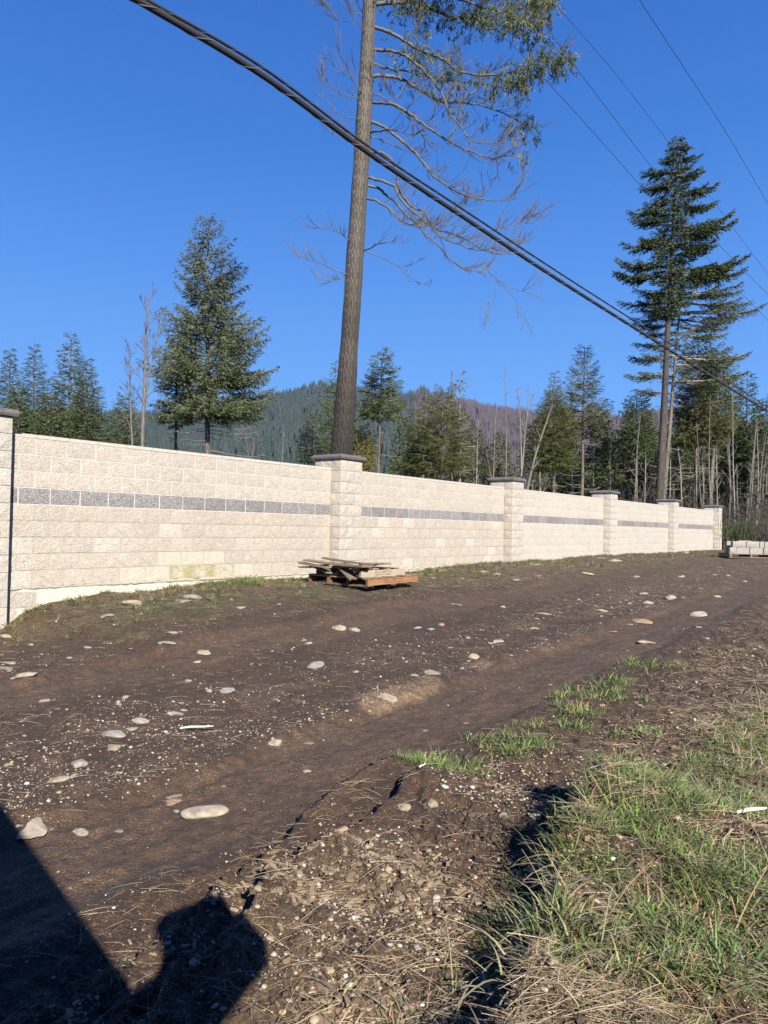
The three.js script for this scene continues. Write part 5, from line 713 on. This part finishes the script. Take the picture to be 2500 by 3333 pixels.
{
  const pebC = r => { const k = 0.65 + 0.5 * r(), t = r(); return t < 0.62 ? rgb(0.275 * k, 0.22 * k, 0.15 * k) : t < 0.85 ? rgb(0.36 * k, 0.33 * k, 0.29 * k) : t < 0.94 ? rgb(0.33 * k, 0.225 * k, 0.15 * k) : rgb(0.38, 0.35, 0.30); };
  const pebM = std([1, 1, 1], { roughness: 0.85 });
  const peb = (seed, n) => scatter(n, seed, 1.25, 26, 1.0, (x, z, d, r) => {
    const q = zone(x, z); if (q.o < 0.15) return 0; const cl = fbm(x * 2.3, z * 2.3, 3, 300); let p = 0.17 + 0.42 * q.grit + 0.50 * q.shoulder; p *= 1 - 0.93 * q.track; p *= 0.25 + 1.9 * sstep(0.42, 0.66, cl); p *= 1 - 0.6 * sstep(7.9, 8.3, q.o) - 0.5 * q.verge; if (r() > p) return 0;
    let w = 0.006 + 0.014 * Math.pow(r(), 3.5) + (r() < 0.05 ? 0.022 * r() : 0); if (q.shoulder > 0.5) w *= 1.15; w = Math.max(w, d * 0.0009); const h = w * (0.45 + 0.4 * r()); return [x, landY(x, z) + h * 0.22, z, (r() - 0.5) * 0.5, r() * 6.28, (r() - 0.5) * 0.5, w, h, w * (0.6 + 0.4 * r()), pebC(r)];
  });
  inst('gravel', rockGeo(901, 1, 0.3), pebM, peb(1, 7500), 'pale pebbles scattered over the muddy road and shoulder');
  inst('gravel', rockGeo(903, 1, 0.5), pebM, peb(2, 7500), 'pale angular pebbles scattered over the muddy road and shoulder').name = 'gravel_001';
  inst('gravel', rockGeo(907, 0, 0.3), pebM, scatter(26000, 21, 1.25, 16, 0.95, (x, z, d, r) => { const q = zone(x, z); if (q.o < 0.2) return 0; const cl = fbm(x * 1.7, z * 1.7, 4, 305); let p = (0.12 + 0.7 * q.grit + 0.75 * q.shoulder * (q.o < 8 ? 1 : 0.35)) * (1 - 0.88 * q.track) * (0.15 + 1.6 * sstep(0.42, 0.62, cl)); if (r() > p) return 0; const w = Math.max(0.0035 + 0.005 * r() * r(), d * 0.0007), h = w * (0.5 + 0.4 * r()); return [x, landY(x, z) + h * 0.1, z, r(), r() * 6.28, r(), w, h, w * (0.6 + 0.5 * r()), pebC(r)]; }), 'fine grit pressed into the mud and shoulder').name = 'gravel_002';
  const clodM = std([1, 1, 1], { roughness: 1, bumpMap: rep(T_soilB, 2), bumpScale: 0.004 });
  inst('soil_clods', rockGeo(905, 2, 0.9), clodM, scatter(15000, 3, 1.25, 22, 0.9, (x, z, d, r) => { const q = zone(x, z); if (q.o < 0.2) return 0; const p = (q.shoulder * 0.9 + 0.55 * (1 - q.track)) * sstep(0.35, 0.6, fbm(x * 3, z * 3, 3, 310)); if (r() > p) return 0; const w = (0.008 + 0.026 * r() * r()) * (q.shoulder > 0.5 ? 1.2 : 0.8), h = w * 0.7, k = 0.7 + 0.6 * r(); return [x, landY(x, z) + h * 0.1, z, r(), r() * 6.28, r(), w, h, w, rgb(0.085 * k, 0.055 * k, 0.036 * k)]; }), 'crumbs of dark soil on the torn road edge');
  // straw: thin dead stems lying about
  const straw = (() => { const mb = new MB(), c = [1, 1, 1]; const P = [V(-0.5, 0, 0), V(-0.18, 0.05, 0.03), V(0.16, 0.06, -0.02), V(0.5, 0.01, 0.03)]; mb.tube(P, [0.010, 0.012, 0.010, 0.004], 3, c); return mb.geo(); })();
  const strawM = std([1, 1, 1], { roughness: 0.85 }), strC = r => { const k = 0.55 + 0.65 * r(), t = r(); return t < 0.6 ? rgb(0.29 * k, 0.225 * k, 0.135 * k) : t < 0.85 ? rgb(0.20 * k, 0.15 * k, 0.092 * k) : rgb(0.36 * k, 0.31 * k, 0.225 * k); };
  inst('straw', straw, strawM, scatter(30000, 4, 1.25, 24, 0.9, (x, z, d, r) => { const q = zone(x, z); if (q.o < 0.2) return 0; const cl = fbm(x * 1.6, z * 1.6, 4, 320), far = sstep(6.9, 7.6, q.o + 0.06 * Math.max(0, q.s) ), p = (0.035 + 0.24 * q.verge + (q.s > 5 ? 0.12 : 0)) * (1 - q.track) + far * (0.07 + 0.36 * sstep(0.44, 0.68, cl)) * (q.o > (q.s < -2 ? 8.05 : 7.85) || q.s > 0.2 ? 1 : 0.14); if (r() > p) return 0; const l = 0.04 + 0.15 * r() * r() + (q.o > 7.7 ? 0.05 * r() : 0), w = Math.max(0.16, d * 0.035); return [x, landY(x, z) + 0.008 + 0.02 * r() * far, z, 0, r() * 6.28, (r() - 0.5) * (0.25 + 0.5 * far), l, l * 0.6, Math.min(w, 0.42) * 0.28 + l * 0.12, strC(r)]; }), 'dry straw and dead stems littering the verge');
  inst('wood_chips', new THREE.BoxGeometry(1, 0.18, 0.3, 2, 1, 1), strawM, scatter(11000, 6, 1.25, 13, 0.95, (x, z, d, r) => { const q = zone(x, z); if (q.o < 6.7 || r() > 0.75 * q.shoulder * (q.o > 8.1 ? 0.35 : 1) * sstep(0.36, 0.62, fbm(x * 2, z * 2, 2, 333))) return 0; const l = 0.006 + 0.013 * r() + 0.035 * Math.pow(r(), 6), k = 0.35 + 1.0 * r(); return [x, landY(x, z) + 0.004, z, (r() - 0.5) * 0.6, r() * 6.28, (r() - 0.5) * 0.6, l, l * (0.3 + r()), l * (0.4 + 1.4 * r()), rgb(0.20 * k, 0.145 * k, 0.09 * k)]; }), 'broken brown bark chips on the shoulder');
  // grass tufts
  const tuft = (seed, n, spread, h, wd, bend) => { const r = rngOf(seed), mb = new MB(); for (let i = 0; i < n; i++) { const a = r() * 6.283, l = h * (0.55 + 0.6 * r()), o = V(Math.cos(a) * 0.10 * r(), 0, Math.sin(a) * 0.10 * r()), d = V(Math.cos(a) * spread * (0.3 + r()), 1, Math.sin(a) * spread * (0.3 + r())).normalize(), sd = V(-Math.sin(a + r() - 0.5), 0, Math.cos(a + r() - 0.5)), k = 0.7 + 0.6 * r(), tip = r() < 0.35 ? 1.5 : 1; const b = mb.count, S = 4; const p = o.clone(), e = d.clone(); for (let j = 0; j <= S; j++) { const w = wd * (1 - Math.pow(j / S, 1.6)) + 0.0008, nx = V().crossVectors(sd, e).normalize(), c = [k * lerp(0.85, tip, j / S), k, k * lerp(0.8, 1, j / S)]; mb.v(p.x + sd.x * w, p.y + sd.y * w, p.z + sd.z * w, nx.x, nx.y, nx.z, 0, j / S, c); mb.v(p.x - sd.x * w, p.y - sd.y * w, p.z - sd.z * w, nx.x, nx.y, nx.z, 1, j / S, c); p.addScaledVector(e, l / S); e.y -= bend * (0.5 + r()) * 0.5; e.normalize(); } for (let j = 0; j < S; j++) { const q = b + j * 2; mb.i.push(q, q + 2, q + 1, q + 1, q + 2, q + 3); } } return mb.geo(); };
  const grassM = new THREE.MeshPhysicalMaterial({ color: 0xffffff, vertexColors: true, side: THREE.DoubleSide, roughness: 0.6, transmission: 0.3, thickness: 0 });
  const spots = [[1190, 1580, 0.32], [1110, 1610, 0.25], [1290, 1505, 0.35], [1240, 1540, 0.28], [1330, 1480, 0.3], [1410, 1445, 0.34], [960, 1665, 0.22], [920, 1680, 0.14], [1480, 1740, 0.42], [1540, 1660, 0.36], [1600, 1620, 0.35], [1440, 1850, 0.36], [1520, 1800, 0.3], [1250, 1960, 0.22], [1180, 2150, 0.22], [1120, 2080, 0.14], [1600, 2110, 0.4], [1330, 1690, 0.22], [1390, 1610, 0.28], [1640, 1560, 0.3], [1300, 2040, 0.2], [1380, 1960, 0.26], [1100, 2140, 0.12], [1340, 1880, 0.24], [1620, 1900, 0.25], [1480, 2170, 0.3], [1640, 1760, 0.3], [1250, 2190, 0.2], [1400, 2150, 0.25], [1560, 2190, 0.22], [1645, 2180, 0.2], [1560, 2010, 0.25]].map(([x, y, R]) => { const h = hit(x, y); return [h.x, h.z, R]; });
  const green = (x, z) => { let g = 0; for (const [a, b, R] of spots) { const d = Math.hypot(x - a, z - b) / R; if (d < 1.25) g = Math.max(g, sstep(1.25, 0.3, d + (fbm(x * 6, z * 6, 3, 340) - 0.5) * 1.1)); } return g; };
  const gC = r => { const k = 0.7 + 0.6 * r(), t = r(); return t < 0.72 ? rgb(0.105 * k, 0.170 * k, 0.040 * k) : t < 0.9 ? rgb(0.17 * k, 0.19 * k, 0.06 * k) : rgb(0.27 * k, 0.22 * k, 0.10 * k); };
  const dC = r => { const k = 0.6 + 0.55 * r(); return r() < 0.6 ? rgb(0.34 * k, 0.275 * k, 0.17 * k) : rgb(0.26 * k, 0.235 * k, 0.17 * k); };
  const grass = (seed, n) => scatter(n, seed, 1.25, 13, 0.8, (x, z, d, r) => { const g = green(x, z); if (r() > (g * 0.85 + (zone(x, z).o > 7.9 ? 0.05 : 0)) * sstep(0.36, 0.56, fbm(x * 4.3, z * 4.3, 3, 344))) return 0; const s = 0.45 + 0.5 * r() * (0.5 + g); return [x, landY(x, z) - 0.004, z, (r() - 0.5) * 0.3, r() * 6.28, (r() - 0.5) * 0.3, s, s * (0.8 + 0.4 * r()), s, gC(r)]; });
  inst('grass', tuft(1, 9, 1.0, 0.085, 0.0026, 0.4), grassM, grass(11, 3300), 'bright green grass tufts on the verge by the road');
  inst('grass', tuft(2, 7, 1.3, 0.13, 0.0032, 0.6), grassM, grass(12, 800), 'broad bent green grass blades on the verge by the road').name = 'grass_001';
  inst('dry_grass', tuft(3, 10, 2.0, 0.13, 0.0018, 0.7), grassM, scatter(1700, 13, 1.25, 16, 0.85, (x, z, d, r) => { const q = zone(x, z), far = sstep(7.75, 8.25, q.o + 0.10 * Math.max(0, q.s + 1)) * 0.8; if (r() > far * (0.05 + 0.5 * sstep(0.42, 0.6, fbm(x * 1.7, z * 1.7, 3, 350)))) return 0; const s = 0.5 + 0.8 * r(); return [x, landY(x, z) - 0.004, z, (r() - 0.5) * 0.8, r() * 6.28, (r() - 0.5) * 0.8, s, s * 0.7, s, dC(r)]; }), 'matted dry grass on the verge');
  inst('dry_grass', tuft(4, 3, 0.9, 0.30, 0.0013, 0.25), grassM, scatter(45, 14, 2.2, 9, 1, (x, z, d, r) => { const q = zone(x, z); if (q.o < 7.9 || r() > 0.5) return 0; const s = 0.5 + 0.7 * r(); return [x, landY(x, z) - 0.004, z, (r() - 0.5) * 0.8, r() * 6.28, (r() - 0.5) * 0.8, s, s, s, dC(r)]; }), 'tall dry stalks standing on the verge').name = 'dry_grass_001';
  // the strip at the foot of the wall
  const rs = rngOf(15), vg = [], tufts = [[500, 560, 1256, 160], [330, 400, 1268, 60], [560, 660, 1250, 70], [430, 520, 1262, 60], [985, 1010, 1218, 40], [880, 960, 1232, 60], [1130, 1240, 1218, 80]];
  for (const [x0, x1, y, n] of tufts) for (let i = 0; i < n; i++) { const h = hit(lerp(x0, x1, rs()), y + (rs() - 0.5) * 14), s = (0.5 + 0.6 * rs()) * (x0 === 500 ? 0.85 : 0.65); vg.push([h.x, h.y - 0.005, h.z, (rs() - 0.5) * 0.3, rs() * 6.28, (rs() - 0.5) * 0.3, s * 1.2, s, s * 1.2, gC(rs)]); }
  for (let i = 0; i < 3600; i++) { const s = lerp(-2, 30, Math.pow(rs(), 1.3)), o = 0.05 + rs() * rs() * (s > 6 ? 4.2 : 2.6), p = toW(s, o), q = zone(p.x, p.z); if (rs() > q.verge * (0.3 + sstep(-0.1, 0.2, q.n + q.m * 0.6)) || q.track > 0.4) continue; const k = 0.25 + 0.4 * rs(), ev = rs() < 0.55; vg.push([p.x, landY(p.x, p.z) - 0.004, p.z, 0, rs() * 6.28, 0, k * 1.5, k, k * 1.5, ev ? rgb(0.12, 0.13, 0.05) : dC(rs).multiplyScalar(0.6)]); }
  inst('grass', tuft(5, 11, 0.7, 0.13, 0.005, 0.35), grassM, vg, 'short grass along the foot of the wall').name = 'grass_002';
  // single sticks
  const stick = (x, y, l, turn, rad, tone, label) => { const h = hit(x, y), mb = new MB(), r = rngOf(Math.round(x)); mb.tube([V(-l / 2, 0, 0), V(-l * 0.2, 0.012, 0.01), V(l * 0.2, 0.006, -0.012), V(l / 2, 0.014, 0.006)], [rad * 0.8, rad, rad, rad * 0.5], 7, u => { const k = tone * (0.8 + 0.4 * r()); return [k, k, k * 0.95]; }, 3); const m = single('wood_stick', mb.geo(), std([0.55, 0.5, 0.43], { vertexColors: true }), label, 'stick'); m.position.set(h.x, h.y + rad + 0.02, h.z); m.rotation.y = turn; };
  stick(1622, 1893, 0.13, 0.15, 0.008, 0.9, 'weathered white stick lying in the grass at the edge of view'); stick(905, 1738 - 20, 0.13, 1.1, 0.006, 0.8, 'brown splinter standing on the torn road edge'); stick(425, 1578, 0.22, 0.12, 0.007, 0.9, 'thin pale stick lying in the road near the stone cluster');
}

// ============================================================ the van behind the viewer, whose shadow lies on the road
{
  const rot = 25 * Math.PI / 180, Tv = V().addScaledVector(WD, Math.cos(rot)).addScaledVector(WN, Math.sin(rot)), Nv = V().addScaledVector(WN, Math.cos(rot)).addScaledVector(WD, -Math.sin(rot));
  const van = thing('parked_van', 'dark parked van behind the viewer whose shadow falls across the road corner', 'van', [Nv.x * 0.14, 0, Nv.z * 0.14], Math.atan2(-Tv.z, Tv.x));
  const body = std([0.05, 0.055, 0.065], { roughness: 0.35 }), glass = std([0.02, 0.022, 0.025], { roughness: 0.15 }), tyre = std([0.02, 0.02, 0.02]);
  const sh = new THREE.Shape([[-4.6, -1.0], [-4.6, 1.15], [-4.45, 1.3], [-0.80, 1.3], [-0.66, 1.18], [0.00, 0.06], [0.10, -0.20], [0.55, -0.30], [1.05, -0.48], [1.25, -0.75], [1.28, -1.05]].map(([x, y]) => new THREE.Vector2(x, y + EYE)));
  part('body', new THREE.ExtrudeGeometry(sh, { depth: 1.75, bevelEnabled: true, bevelSize: 0.02, bevelThickness: 0.03, bevelSegments: 2 }).translate(0, 0, 0.03), body, van);
  part('side_window', box(0.95, 0.5, 0.01, -1.3, EYE + 0.62, -0.008), glass, van);
  const mir = part('side_mirror', new THREE.ExtrudeGeometry(new THREE.Shape([[0.02, -0.02], [0.105, 0.015], [0.128, 0.045], [0.133, 0.09], [0.130, 0.190], [0.160, 0.226], [0.290, 0.250], [0.335, 0.238], [0.412, 0.070], [0.410, 0.015], [0.20, -0.15], [0.02, -0.2]].map(([x, y]) => new THREE.Vector2(x, y + EYE))), { depth: 0.05, bevelEnabled: true, bevelSize: 0.008, bevelThickness: 0.01, bevelSegments: 2 }), body, van); mir.position.z = -0.045;
  for (const x of [-3.6, 0.55]) for (const z of [0.18, 1.62]) { const w = part('wheel', new THREE.TorusGeometry(0.26, 0.10, 12, 28), tyre, van); w.position.set(x, 0.36 + 0.02, z); part('rim', new THREE.CylinderGeometry(0.2, 0.2, 0.14, 20).rotateX(Math.PI / 2), std([0.4, 0.4, 0.42], { metalness: 0.8, roughness: 0.4 }), w); }
}
renderer.render(scene, camera);
